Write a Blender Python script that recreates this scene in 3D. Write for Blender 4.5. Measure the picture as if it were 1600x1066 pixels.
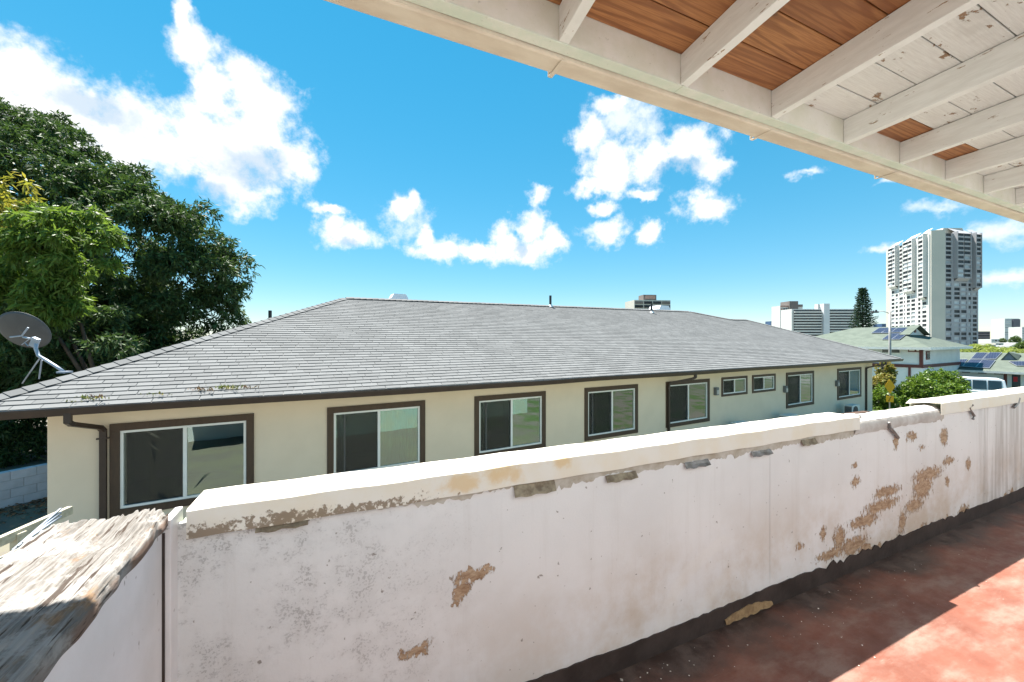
import bpy, math, random
import numpy as np
from mathutils import Vector, Matrix, Quaternion
R = math.radians
random.seed(7)
RNG = np.random.default_rng(7)
for o in list(bpy.data.objects): bpy.data.objects.remove(o)
SC = bpy.context.scene
COL = SC.collection

# ------------------------------------------------------------------ camera
CZ = 3.75                                   # eye height above the neighbour's yard
FPX = 622.0                                 # focal length in photo pixels (14 mm on full frame)
cam = bpy.data.cameras.new('camera'); cam.sensor_width = 36.0; cam.lens = 36.0*FPX/1600.0
cam.clip_start = 0.05; cam.clip_end = 12000
camo = bpy.data.objects.new('camera', cam); COL.objects.link(camo)
camo.location = (0, 0, CZ); camo.rotation_euler = (R(90), 0, 0); SC.camera = camo

# ------------------------------------------------------------------ light
SUN = Vector((-0.262, 0.337, 1.0)).normalized()
EXPO = 1.75
SKY_STRENGTH = 0.122
SC.view_settings.view_transform = 'Standard'; SC.view_settings.look = 'None'
SC.view_settings.exposure = EXPO; SC.view_settings.gamma = 1.0; SC.view_settings.use_curve_mapping = False
sl = bpy.data.lights.new('sun', 'SUN'); sl.energy = 5.0; sl.angle = R(0.5); sl.color = (1.0, 0.955, 0.88)
so = bpy.data.objects.new('sun', sl); COL.objects.link(so)
so.rotation_euler = SUN.to_track_quat('Z', 'Y').to_euler(); so.location = SUN*60
SC.cycles.max_bounces = 8; SC.cycles.diffuse_bounces = 4; SC.cycles.transparent_max_bounces = 12

# ------------------------------------------------------------------ node helpers
class NT:
    def __init__(s, tree): s.t = tree; s.n = tree.nodes; s.l = tree.links
    def new(s, typ, **kw):
        nd = s.n.new(typ)
        for k, v in kw.items(): setattr(nd, k, v)
        return nd
    def put(s, sock, v):
        if v is None: return
        if isinstance(v, bpy.types.NodeSocket): s.l.new(v, sock)
        elif isinstance(v, (tuple, list)) and len(v) == 3 and sock.type == 'RGBA': sock.default_value = (*v, 1)
        else: sock.default_value = v
    def math(s, op, a, b=None, c=None, clamp=False):
        nd = s.new('ShaderNodeMath', operation=op, use_clamp=clamp)
        s.put(nd.inputs[0], a); s.put(nd.inputs[1], b)
        if c is not None: s.put(nd.inputs[2], c)
        return nd.outputs[0]
    def vec(s, op, a, b=None, c=None, out=0):
        nd = s.new('ShaderNodeVectorMath', operation=op)
        s.put(nd.inputs[0], a)
        if b is not None: s.put(nd.inputs[1], b)
        if c is not None: s.put(nd.inputs[2], c)
        return nd.outputs['Value'] if op in ('LENGTH', 'DOT_PRODUCT') else nd.outputs[0]
    def noise(s, vec, scale, detail=4, rough=0.55, dist=0.0, color=False):
        nd = s.new('ShaderNodeTexNoise'); s.put(nd.inputs['Vector'], vec)
        nd.inputs['Scale'].default_value = scale; nd.inputs['Detail'].default_value = detail
        nd.inputs['Roughness'].default_value = rough; nd.inputs['Distortion'].default_value = dist
        return nd.outputs['Color' if color else 0]
    def smooth(s, v, lo, hi, a=0.0, b=1.0):
        nd = s.new('ShaderNodeMapRange', interpolation_type='SMOOTHSTEP')
        s.put(nd.inputs[0], v); s.put(nd.inputs[1], lo); s.put(nd.inputs[2], hi); s.put(nd.inputs[3], a); s.put(nd.inputs[4], b)
        return nd.outputs[0]
    def mix(s, f, a, b, mode='MIX'):
        nd = s.new('ShaderNodeMix', data_type='RGBA', blend_type=mode)
        s.put(nd.inputs[0], f); s.put(nd.inputs[6], a); s.put(nd.inputs[7], b)
        return nd.outputs[2]
    def obj(s): return s.new('ShaderNodeTexCoord').outputs['Object']
    def scale(s, v, sx, sy, sz): return s.vec('MULTIPLY', v, (sx, sy, sz))
    def sep(s, v):
        nd = s.new('ShaderNodeSeparateXYZ'); s.put(nd.inputs[0], v); return nd.outputs
    def comb(s, x, y, z=0.0):
        nd = s.new('ShaderNodeCombineXYZ'); s.put(nd.inputs[0], x); s.put(nd.inputs[1], y); s.put(nd.inputs[2], z); return nd.outputs[0]
    def blobs(s, p, lst, k=0.0):
        """smallest elliptical distance (1 on the outline) to any blob (cx, cy, rx, ry)"""
        cur = None
        for (cx, cy, rx, ry) in lst:
            q = s.vec('MULTIPLY_ADD', p, (1/rx, 1/ry, 0), (-cx/rx, -cy/ry, 0))
            d = s.vec('LENGTH', q)
            cur = d if cur is None else (s.math('SMOOTH_MIN', cur, d, k) if k else s.math('MINIMUM', cur, d))
        return cur
    def bump(s, h, strength=0.3, dist=0.01):
        nd = s.new('ShaderNodeBump'); nd.inputs['Strength'].default_value = strength
        nd.inputs['Distance'].default_value = dist; s.put(nd.inputs['Height'], h); return nd.outputs[0]

def mat_nodes(name):
    m = bpy.data.materials.new(name); m.use_nodes = True
    nt = NT(m.node_tree); b = m.node_tree.nodes['Principled BSDF']
    return m, nt, b

def M(name, c1, c2=None, scale=4.0, rough=0.75, bump=0.0, bscale=60.0, bdist=0.004, vary=0.0, metal=0.0, stretch=(1, 1, 1), spec=0.4, detail=5):
    m, nt, b = mat_nodes(name)
    p = nt.scale(nt.obj(), *stretch)
    c2 = c2 or tuple(x*0.85 for x in c1)
    f = nt.smooth(nt.noise(p, scale, detail, 0.6), 0.32, 0.68)
    col = nt.mix(f, c1, c2)
    if vary:
        r1 = nt.new('ShaderNodeNewGeometry').outputs['Random Per Island']
        r2 = nt.new('ShaderNodeObjectInfo').outputs['Random']
        r = nt.math('FRACT', nt.math('ADD', r1, nt.math('MULTIPLY', r2, 7.31)))
        k = nt.math('MULTIPLY_ADD', r, 2*vary, 1-vary)
        col = nt.mix(1.0, col, nt.comb(k, k, k), 'MULTIPLY')
    nt.put(b.inputs['Base Color'], col); b.inputs['Roughness'].default_value = rough
    b.inputs['Metallic'].default_value = metal; b.inputs['Specular IOR Level'].default_value = spec
    if bump: nt.put(b.inputs['Normal'], nt.bump(nt.noise(p, bscale, 4, 0.6), bump, bdist))
    return m

# ------------------------------------------------------------------ geometry helpers
class Frame:
    """a level frame in the place: origin, and the heading of its x axis"""
    def __init__(s, origin, ang):
        s.o = Vector(origin); s.a = ang; s.c = math.cos(ang); s.s = math.sin(ang)
    def w(s, p): return Vector((s.o.x+s.c*p[0]-s.s*p[1], s.o.y+s.s*p[0]+s.c*p[1], s.o.z+p[2]))
    def l(s, p):
        d = Vector(p)-s.o; return Vector((s.c*d.x+s.s*d.y, -s.s*d.x+s.c*d.y, d.z))
def rdir(u, v): return Vector(((u-800)/FPX, 1.0, (533-v)/FPX))
EYE = Vector((0, 0, CZ))
def at(u, v, depth): return EYE + rdir(u, v)*depth
def hit_y(fr, u, v, y):                     # where the sight line meets the frame's plane y = const, in the frame
    e = fr.l(EYE); d = fr.l(fr.o+rdir(u, v)); return e + d*((y-e.y)/d.y)
def hit_plane(fr, u, v, y0, z0, s):         # sloped plane z = z0 + s (y - y0)
    e = fr.l(EYE); d = fr.l(fr.o+rdir(u, v))
    t = (z0 + s*(e.y-y0) - e.z)/(d.z - s*d.y); return e + d*t

class G:
    def __init__(s): s.v = []; s.f = []
    def add(s, vs, fs):
        k = len(s.v); s.v += [tuple(p) for p in vs]; s.f += [tuple(i+k for i in f) for f in fs]; return s
    def box(s, x0, x1, y0, y1, z0, z1):
        return s.add([(x0,y0,z0),(x1,y0,z0),(x1,y1,z0),(x0,y1,z0),(x0,y0,z1),(x1,y0,z1),(x1,y1,z1),(x0,y1,z1)],
                     [(0,3,2,1),(4,5,6,7),(0,1,5,4),(1,2,6,5),(2,3,7,6),(3,0,4,7)])
    def hexa(s, lo, hi):
        """eight corners: bottom ring lo[4], top ring hi[4] (both counter-clockwise from above)"""
        return s.add(list(lo)+list(hi), [(0,3,2,1),(4,5,6,7),(0,1,5,4),(1,2,6,5),(2,3,7,6),(3,0,4,7)])
    def prism(s, poly, axis, a, b):
        """poly in the plane across the axis, extruded from a to b along it"""
        def P(p, t): return {'x': (t, p[0], p[1]), 'y': (p[0], t, p[1]), 'z': (p[0], p[1], t)}[axis]
        n = len(poly); vs = [P(p, a) for p in poly]+[P(p, b) for p in poly]
        return s.add(vs, [tuple(range(n))[::-1], tuple(range(n, 2*n))]+[(i, (i+1) % n, n+(i+1) % n, n+i) for i in range(n)])
    def tube(s, pts, r, seg=8, r2=None):
        pts = [Vector(p) for p in pts]; n = len(pts); rings = []
        for i, p in enumerate(pts):
            t = (pts[min(i+1, n-1)]-pts[max(i-1, 0)]).normalized()
            a = t.cross(Vector((0, 0, 1)) if abs(t.z) < 0.9 else Vector((1, 0, 0))).normalized(); b = t.cross(a)
            rr = r if r2 is None else r+(r2-r)*i/(n-1)
            rings.append([p+(a*math.cos(q)+b*math.sin(q))*rr for q in [2*math.pi*k/seg for k in range(seg)]])
        vs = [v for ring in rings for v in ring]; fs = []
        for i in range(n-1):
            for k in range(seg): fs.append((i*seg+k, i*seg+(k+1) % seg, (i+1)*seg+(k+1) % seg, (i+1)*seg+k))
        fs += [tuple(range(seg))[::-1], tuple(range((n-1)*seg, n*seg))]
        return s.add(vs, fs)
    def mesh(s, name):
        me = bpy.data.meshes.new(name); me.from_pydata(s.v, [], s.f); me.validate(); return me
    def build(s, name, m, parent=None, bevel=0.0, smooth=False, loc=None):
        return obj(name, s.mesh(name), m, parent, bevel, smooth, loc)

def obj(name, me, m, parent=None, bevel=0.0, smooth=False, loc=None):
    o = bpy.data.objects.new(name, me); COL.objects.link(o)
    if m is not None and not me.materials: me.materials.append(m)
    if parent is not None: o.parent = parent
    if loc is not None: o.location = loc
    if smooth: me.polygons.foreach_set('use_smooth', [True]*len(me.polygons))
    if bevel:
        b = o.modifiers.new('edge', 'BEVEL'); b.width = bevel; b.segments = 2; b.limit_method = 'ANGLE'; b.angle_limit = R(40)
    return o
def thing(name, label, cat, loc=(0, 0, 0), rot=0.0, group=None):
    o = bpy.data.objects.new(name, None); COL.objects.link(o); o.empty_display_size = 0.2
    o.location = loc; o.rotation_euler = (0, 0, rot); tag(o, label, cat, group); return o
def tag(o, label, cat, group=None):
    o['label'] = label; o['category'] = cat
    if group: o['group'] = group
    return o
def setting(o): o['kind'] = 'structure'; return o
def stuff(o): o['kind'] = 'stuff'; return o
def fthing(fr, name, label, cat, p=(0, 0, 0), group=None):
    return thing(name, label, cat, fr.w(p), fr.a, group)

def vnoise(x, y, seed=0):
    """smooth value noise on numpy arrays, about -1..1"""
    t = np.random.default_rng(seed).random((64, 64))*2-1
    xi = np.floor(x).astype(int); yi = np.floor(y).astype(int); fx = x-xi; fy = y-yi
    fx = fx*fx*(3-2*fx); fy = fy*fy*(3-2*fy)
    g = lambda a, b: t[a % 64, b % 64]
    return (g(xi, yi)*(1-fx)+g(xi+1, yi)*fx)*(1-fy)+(g(xi, yi+1)*(1-fx)+g(xi+1, yi+1)*fx)*fy
def np_mesh(name, V, F):
    """F: (n, 4) quads"""
    me = bpy.data.meshes.new(name); nv, nf = len(V), len(F); k = F.shape[1]
    me.vertices.add(nv); me.vertices.foreach_set('co', V.astype(np.float32).ravel())
    me.loops.add(nf*k); me.loops.foreach_set('vertex_index', F.astype(np.int32).ravel())
    me.polygons.add(nf); me.polygons.foreach_set('loop_start', np.arange(0, nf*k, k, dtype=np.int32))
    me.update(calc_edges=True); me.validate(); return me
def leaf_mesh(name, P, D, L, W, fold=0.25):
    """one bent leaf per row: base P, heading D, length L, half width W"""
    D = D/np.linalg.norm(D, axis=1, keepdims=True)
    up = RNG.normal(size=D.shape); side = np.cross(D, up); side /= np.linalg.norm(side, axis=1, keepdims=True)
    nrm = np.cross(side, D); L = L[:, None]; W = W[:, None]
    mid = P+D*L*0.45
    V = np.stack([P, mid+side*W+nrm*W*fold, P+D*L+np.array([0, 0, -0.12])*L, mid-side*W+nrm*W*fold], 1).reshape(-1, 3)
    n = len(P); F = (np.arange(n)*4)[:, None]+np.array([0, 1, 2, 3])[None]
    return np_mesh(name, V, F)

# ------------------------------------------------------------------ sky
def azel(u, v):
    a = (u-800)/FPX; return math.atan(a), math.atan(((533-v)/FPX)/math.sqrt(1+a*a))
def cloud_blob(u, v, ru, rv):
    az, el = azel(u, v); az2, _ = azel(u+ru, v); _, el2 = azel(u, v-rv)
    return (az, el, abs(az2-az)*1.06, abs(el2-el)*1.08)
CUMULUS = [(-60,150,120,95),(40,120,90,62),(130,165,110,70),(230,215,120,72),(330,225,110,80),(405,205,82,92),(390,150,55,62),
    (345,135,45,40),(352,166,50,44),(305,70,52,44),(278,22,20,38),(440,250,58,52),(365,285,75,45),(150,230,140,70),(60,200,110,70),
    (955,165,46,26),(922,205,34,50),(950,255,54,48),(1030,250,66,38),(1085,232,52,44),(1108,262,38,34),(925,290,42,16),(1000,300,28,10),
    (1097,325,52,25),(948,362,42,24),(1018,366,20,22),(940,325,22,14),
    (546,368,54,24),(520,352,30,22),(512,326,34,12),(628,330,22,20),(645,318,12,18),(690,394,66,19),(660,372,18,24),(745,394,34,14),
    (835,388,44,30),(790,385,32,34),(842,308,20,20),(830,350,32,34),(862,372,18,34)]
WISPS = [(1540,352,110,26),(1372,388,44,11),(1558,440,56,22),(1395,286,46,9),(1258,272,30,8),(640,345,50,40),(975,190,80,50),(1470,320,80,16)]
world = bpy.data.worlds.new('World'); SC.world = world; world.use_nodes = True
w = NT(world.node_tree); w.n.clear()
sky = w.new('ShaderNodeTexSky', sky_type='NISHITA'); sky.sun_disc = False
sky.sun_elevation = math.asin(SUN.z); sky.sun_rotation = math.atan2(SUN.x, SUN.y)
sky.altitude = 100; sky.air_density = 0.85; sky.dust_density = 0.0; sky.ozone_density = 3.0
hs = w.new('ShaderNodeHueSaturation'); hs.inputs['Hue'].default_value = 0.479; hs.inputs['Saturation'].default_value = 2.0; hs.inputs['Value'].default_value = 1.0
gmm = w.new('ShaderNodeGamma'); gmm.inputs[1].default_value = 0.5; w.put(gmm.inputs[0], sky.outputs[0]); w.put(hs.inputs['Color'], gmm.outputs[0])
dirv = w.new('ShaderNodeTexCoord').outputs['Generated']
dx, dy, dz = w.sep(dirv)
p = w.comb(w.math('ARCTAN2', dx, dy), w.math('ARCSINE', dz))
warp = w.vec('MULTIPLY_ADD', w.noise(dirv, 9, 5, 0.62, color=True), (0.10, 0.10, 0), (-0.05, -0.05, 0))
pw = w.vec('ADD', p, warp)
rc = random.Random(3)
BEHIND = []
for k in range(9):                                   # fair-weather clouds go on round the rest of the sky
    az = R(rc.uniform(66, 294)); az = az if az < math.pi else az-2*math.pi; el = R(rc.uniform(8, 55))
    for j in range(2): BEHIND.append((az+rc.uniform(-.1, .1), el+rc.uniform(-.04, .04), rc.uniform(.08, .2), rc.uniform(.05, .1)))
d1 = w.blobs(pw, [cloud_blob(*b) for b in CUMULUS]+BEHIND, 0.25)
n1 = w.noise(dirv, 16, 9, 0.64); n2 = w.noise(dirv, 5.5, 5, 0.55)
den = w.math('ADD', w.math('SUBTRACT', 1.0, d1), w.math('MULTIPLY', w.math('SUBTRACT', n1, 0.52), 2.3))
a1 = w.smooth(den, -0.14, 0.70)
d2 = w.blobs(pw, [cloud_blob(*b) for b in WISPS], 0.3)
a2 = w.math('MULTIPLY', w.smooth(w.math('ADD', w.math('SUBTRACT', 1.0, d2), w.math('MULTIPLY', w.math('SUBTRACT', n1, 0.5), 3.0)), 0.0, 1.1), 0.75)
alpha = w.math('MAXIMUM', a1, a2)
UNDER = [(390,262,75,38),(330,300,60,26),(150,178,85,30),(548,382,26,10),(815,388,16,22),(1065,268,60,16)]
under = w.smooth(w.math('ADD', w.blobs(pw, [cloud_blob(*b) for b in UNDER], 0.2), w.math('MULTIPLY', w.math('SUBTRACT', n1, 0.5), 1.6)), 1.15, 0.35)
body = w.math('MAXIMUM', w.math('MULTIPLY', under, 0.85), w.math('MULTIPLY', w.math('MULTIPLY', w.smooth(n2, 0.50, 0.66), w.smooth(den, 0.50, 1.0)), 0.7))
CW = 0.37/SKY_STRENGTH
ccol = w.mix(body, (CW, CW, CW*1.01), (CW*0.52, CW*0.64, CW*0.76))
bg = w.new('ShaderNodeBackground'); w.put(bg.inputs['Color'], w.mix(alpha, hs.outputs[0], ccol)); bg.inputs['Strength'].default_value = SKY_STRENGTH
w.l.new(bg.outputs[0], w.new('ShaderNodeOutputWorld').inputs[0])

# ------------------------------------------------------------------ terrain
def tz(x, y):
    r = math.hypot(x, y); ks = [(0, 0), (26, 0), (45, -1.4), (60, -2.2), (140, -8), (300, -15), (1000, -28), (9000, -34)]
    for (a, za), (b, zb) in zip(ks, ks[1:]):
        if r <= b: return za+(zb-za)*(r-a)/(b-a)
    return ks[-1][1]
gm, nt, b = mat_nodes('yard_ground')
po = nt.obj(); n = nt.noise(po, 0.9, 6, 0.6)
col = nt.mix(nt.smooth(n, 0.42, 0.6), (0.135, 0.12, 0.10), nt.mix(nt.smooth(nt.sep(po)[0], 2, 9), (0.15, 0.14, 0.10), (0.06, 0.10, 0.025)))
far_ = nt.smooth(nt.vec('LENGTH', po), 40, 90)
col = nt.mix(far_, col, nt.mix(nt.smooth(nt.noise(po, 0.05, 5, 0.6), 0.45, 0.6), (0.22, 0.21, 0.20), (0.05, 0.09, 0.03)))
nt.put(b.inputs['Base Color'], col); b.inputs['Roughness'].default_value = 0.9
nt.put(b.inputs['Normal'], nt.bump(nt.noise(po, 25, 4), 0.4, 0.02))
rr = [0, 4, 8, 12, 16, 20, 26, 30, 34, 38, 48, 60, 90, 140, 200, 300, 600, 1000, 3000, 9000]; NA = 72; g = G()
vs = [(r_*math.cos(2*math.pi*k/NA), r_*math.sin(2*math.pi*k/NA), tz(r_, 0)) for r_ in rr for k in range(NA)]
fs = [(i*NA+k, (i+1)*NA+k, (i+1)*NA+(k+1) % NA, i*NA+(k+1) % NA) for i in range(1, len(rr)-1) for k in range(NA)]
fs += [(k+NA, (k+1) % NA+NA, 0) for k in range(NA)]
g.add(vs, fs); setting(g.build('ground', gm))

# ------------------------------------------------------------------ balcony
BF = Frame((0, 0, CZ-1.55), math.atan2(622, 1380))       # x along the parapet, y outwards, z from the balcony floor
WY = 1.505                                               # inner face of the parapet
XC = hit_y(BF, 275, 800, WY).x
XS1 = hit_y(BF, 1203, 800, WY).x; XS2 = hit_y(BF, 1538, 700, WY).x; XE = 11.0
C1a = hit_y(BF, 291, 800, WY-.02).x; C1b = hit_y(BF, 1343, 655, WY-.02).x; C2a = hit_y(BF, 1471, 630, WY-.02).x

# floor: worn red paint on concrete
fm, nt, b = mat_nodes('red_painted_concrete')
po = nt.obj(); x, y, z = nt.sep(po)
n1 = nt.noise(po, 2.3, 7, 0.62); n2 = nt.noise(po, 9, 6, 0.65); n3 = nt.noise(nt.scale(po, 1, 2.4, 1), 2.6, 7, 0.66)
col = nt.mix(nt.smooth(n1, 0.40, 0.62), (0.195, 0.070, 0.045), (0.155, 0.054, 0.034))
wear = nt.math('MULTIPLY', nt.smooth(n3, 0.42, 0.70), nt.smooth(y, 1.45, 1.2))
col = nt.mix(nt.math('MULTIPLY', wear, 0.75), col, (0.27, 0.185, 0.15))
col = nt.mix(nt.smooth(n2, 0.62, 0.78, 0, 0.40), col, (0.07, 0.035, 0.028))
grime = nt.smooth(nt.math('ADD', y, nt.math('MULTIPLY', nt.math('SUBTRACT', n1, 0.5), 0.55)), 1.24, 1.46)
col = nt.mix(nt.math('MULTIPLY', grime, 0.92), col, nt.mix(nt.smooth(n2, 0.4, 0.65), (0.040, 0.027, 0.022), (0.105, 0.078, 0.066)))
grit = nt.noise(po, 120, 3, .6); col = nt.mix(nt.smooth(grit, .64, .70, 0, .55), col, (.06, .04, .035)); col = nt.mix(nt.smooth(nt.noise(nt.scale(po, 2, 14, 1), 5, 6, .7), .62, .70, 0, .45), col, (.27, .20, .165))
nt.put(b.inputs['Base Color'], col); nt.put(b.inputs['Roughness'], nt.smooth(n2, 0.3, 0.7, 0.42, 0.75))
nt.put(b.inputs['Normal'], nt.bump(nt.noise(po, 40, 6, 0.65), 0.35, 0.006))
g = G(); g.box(-3.0, XE, -0.8, WY-.002, -0.14, 0.0)
fo = setting(g.build('balcony_floor', fm, None)); fo.location = BF.o; fo.rotation_euler.z = BF.a

# parapet paint: white, mildewed, peeling to tan plywood
def px_patch(u, v, ru, rv):
    c = hit_y(BF, u, v, WY); q = hit_y(BF, u+ru, v, WY); t = hit_y(BF, u, v-rv, WY)
    k_ = .84 if u > 1270 else .9
    return (c.x, c.z, abs(q.x-c.x)*k_, abs(t.z-c.z)*k_)
PEEL = [(734,902,22,12),(722,922,10,16),(712,934,6,14),(757,893,14,6),(655,1014,18,8),(632,1024,10,7),(1449,742,22,10),(1442,762,14,18),(1428,790,15,10),
    (1386,768,20,8),(1378,790,26,9),(1350,815,22,10),(1312,842,9,20),(1333,852,22,12),(1300,866,24,8),(1410,815,6,17),(1337,752,7,8),(1424,682,8,7),(1475,682,6,14),(1482,720,8,6),
    (1400,690,4,12),(1336,727,4,5),(1505,797,6,8),(1250,853,6,4),(1513,726,4,9),(1286,832,4,12),(1440,700,4,4),(1480,752,3,9)]
wm, nt, b = mat_nodes('peeling_white_paint')
po = nt.obj(); x, y, z = nt.sep(po); p2 = nt.comb(x, z)
fine = nt.noise(po, 95, 7, 0.75); med = nt.noise(po, 9, 6, 0.65); big = nt.noise(po, 1.6, 5, 0.6)
warp = nt.vec('MULTIPLY_ADD', nt.noise(nt.scale(po, 1, 1, .75), 30, 7, 0.75, color=True), (0.13, 0.13, 0), (-0.065, -0.065, 0))
d = nt.blobs(nt.vec('ADD', p2, warp), [px_patch(*q) for q in PEEL])
peel = nt.smooth(nt.math('ADD', d, nt.math('MULTIPLY', nt.math('SUBTRACT', nt.noise(nt.scale(po, 1.6, 1, .7), 34, 8, .74), 0.52), 4.2)), 1.10, 1.00)
low = nt.math('MULTIPLY', nt.smooth(z, 0.26, 0.10), nt.smooth(x, XS1+.25, XS1+1.0))
peel = nt.math('MAXIMUM', peel, nt.smooth(nt.math('ADD', low, nt.math('MULTIPLY', nt.math('SUBTRACT', med, 0.5), 1.7)), 1.02, 1.08))
streak = nt.noise(nt.scale(po, 9, 1, 0.55), 1.5, 6, 0.65)
col = nt.mix(nt.smooth(big, 0.35, 0.65), (0.80, 0.80, 0.80), (0.74, 0.74, 0.74))
tan_ = nt.math('MULTIPLY', nt.smooth(z, 0.75, 0.12), nt.smooth(nt.math('ADD', big, nt.math('MULTIPLY', med, .5)), 0.60, 0.95))
col = nt.mix(nt.math('MULTIPLY', tan_, nt.smooth(x, 0.2, 1.6, 0.2, 0.62)), col, (0.52, 0.39, 0.25))
col = nt.mix(nt.math('MULTIPLY', nt.smooth(streak, 0.52, 0.76), 0.15), col, (0.42, 0.37, 0.32))
mild_zone = nt.math('MULTIPLY', nt.smooth(x, 0.75, -0.1), nt.smooth(med, 0.38, 0.62))
pep = nt.math('ADD', nt.noise(po, 130, 3, 0.6), nt.math('MULTIPLY', nt.noise(po, 22, 6, .7), .55))
mild = nt.math('MAXIMUM', nt.math('MULTIPLY', mild_zone, nt.smooth(nt.math('ADD', pep, nt.math('MULTIPLY', mild_zone, .10)), .86, .96)), nt.math('MULTIPLY', mild_zone, .28))
col = nt.mix(nt.math('MULTIPLY', mild, 0.5), col, (0.17, 0.16, 0.155))
spots = nt.smooth(nt.noise(po, 34, 3, 0.5), 0.70, 0.745)
col = nt.mix(nt.math('MULTIPLY', spots, 0.7), col, (0.16, 0.13, 0.10))
dark_end = nt.math('MULTIPLY', nt.smooth(x, XS2-.35, XS2+.1), nt.smooth(streak, 0.35, 0.62))
col = nt.mix(nt.math('MULTIPLY', dark_end, 0.55), col, (0.34, 0.31, 0.28))
# sweeping brush strokes of old touch-up paint
sx, sz = px_patch(1090, 880, 1, 1)[:2]
ring = nt.vec('LENGTH', nt.vec('MULTIPLY', nt.vec('SUBTRACT', p2, (sx+.35, sz-.35, 0)), (0.9, 1.25, 0)))
stroke = nt.math('MULTIPLY', nt.smooth(nt.math('SINE', nt.math('MULTIPLY', ring, 26.0)), 0.1, 0.9), nt.math('MULTIPLY', nt.smooth(ring, 0.72, 0.6), nt.smooth(x, sx+.35, sx+.1)))
col = nt.mix(nt.math('MULTIPLY', stroke, 0.35), col, (0.84, 0.83, 0.80))
wood = nt.mix(nt.smooth(nt.noise(nt.scale(po, 1, 1, 3), 16, 7, .75), 0.38, 0.64), (0.52, 0.385, 0.26), (0.27, 0.16, 0.09))
col = nt.mix(peel, col, wood)
nt.put(b.inputs['Base Color'], col); b.inputs['Roughness'].default_value = 0.62
h = nt.math('ADD', nt.math('MULTIPLY', peel, -1.0), nt.math('MULTIPLY', fine, 0.22))
nt.put(b.inputs['Normal'], nt.bump(h, 0.8, 0.006))

m_band = M('dark_brown_base_paint', (0.034, 0.024, 0.021), (0.060, 0.045, 0.040), 7, 0.6, 0.4, 40)
m_core = M('grey_wall_core', (0.45, 0.42, 0.38), (0.36, 0.33, 0.29), 5, 0.8, 0.3)
cm, nt, b = mat_nodes('cream_coping_metal')
po = nt.obj(); x, y, z = nt.sep(po); f = nt.noise(po, 42, 6, 0.7); mm = nt.noise(po, 4, 5, 0.6)
col = nt.mix(nt.smooth(mm, 0.4, 0.62), (0.82, 0.79, 0.72), (0.80, 0.74, 0.62))
inner = nt.smooth(y, WY+.0, WY-.012)
dirt = nt.math('MULTIPLY', nt.math('MULTIPLY', nt.smooth(z, 1.045, .965), inner), nt.smooth(x, 1.05, -.2, 0.12, 1.0))
dirt = nt.smooth(nt.math('ADD', dirt, nt.math('MULTIPLY', nt.math('SUBTRACT', f, 0.5), 2.2)), 0.74, 0.92)
col = nt.mix(nt.math('MULTIPLY', dirt, 0.85), col, (0.20, 0.135, 0.075))
rc_ = [hit_y(BF, u_, v_, WY-.02) for (u_, v_) in ((787, 738), (875, 722), (720, 755))]
rust = nt.blobs(nt.comb(x, z), [(rc_[0].x, rc_[0].z, .10, .05), (rc_[1].x, rc_[1].z, .06, .03), (rc_[2].x, rc_[2].z, .09, .04)])
rust = nt.math('MULTIPLY', nt.smooth(nt.math('ADD', rust, nt.math('MULTIPLY', nt.math('SUBTRACT', nt.noise(po, 14, 6, .65), .5), 2.6)), 1.25, 0.3), inner)
col = nt.mix(nt.math('MULTIPLY', rust, 0.6), col, (0.70, 0.46, 0.16))
nt.put(b.inputs['Base Color'], col); b.inputs['Roughness'].default_value = 0.45
nt.put(b.inputs['Normal'], nt.bump(nt.math('ADD', f, nt.math('MULTIPLY', mm, 2.0)), 0.12, 0.004))

par = fthing(BF, 'parapet_wall', 'long peeling white painted balcony parapet with cream metal coping', 'wall')
for a, c in ((XC, XS1-.0015), (XS1+.0015, XS2-.0015), (XS2+.0015, XE)):
    g = G(); g.box(a, c, WY, WY+.012, 0.0, 1.0); g.build('wall_panel', wm, par)
g = G(); g.box(XC, XE, WY+.0125, WY+.15, -2.3, 0.985); g.build('wall_core', M('outer_wall_paint', (0.42, 0.56, 0.50), (0.50, 0.55, 0.42), 1.2, 0.8, 0.3, 30), par)
# base band, its top edge wavering
xs = np.linspace(XC, XE, 300); rz = random.Random(5); g = G()
tops = [0.108+0.006*math.sin(q*3.1)+rz.uniform(-.004, .004)+(rz.uniform(-.03, .02) if XS1+.4 < q < XS2-.3 and rz.random() < .5 else 0) for q in xs]
for i in range(len(xs)-1):
    g.add([(xs[i], WY-.007, 0), (xs[i+1], WY-.007, 0), (xs[i+1], WY-.007, tops[i+1]), (xs[i], WY-.007, tops[i]),
           (xs[i+1], WY-.0005, tops[i+1]), (xs[i], WY-.0005, tops[i])], [(0, 1, 2, 3), (3, 2, 4, 5)])
g.build('base_band', m_band, par)
# broken plaster flake at the base near the seam
q0 = hit_y(BF, 1130, 972, WY).x; q1 = hit_y(BF, 1203, 940, WY).x; g = G(); nq = 14
top = [(q0+(q1-q0)*i/nq, 0.030+0.036*math.sin(math.pi*(i+.6)/(nq+1))*rz.uniform(.75, 1.1)) for i in range(nq+1)]
bot = [(q0+(q1-q0)*i/nq, 0.012+rz.uniform(-.006, .008)) for i in range(nq+1)]
for i in range(nq):
    g.add([(bot[i][0], WY-.019, bot[i][1]), (bot[i+1][0], WY-.019, bot[i+1][1]), (top[i+1][0], WY-.013, top[i+1][1]), (top[i][0], WY-.013, top[i][1]),
           (top[i+1][0], WY-.007, top[i+1][1]), (top[i][0], WY-.007, top[i][1])], [(0, 1, 2, 3), (3, 2, 4, 5)])
g.build('broken_plaster', M('tan_plaster', (0.40, 0.27, 0.14), (0.26, 0.165, 0.085), 30, 0.9, 0.6), par)
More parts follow.
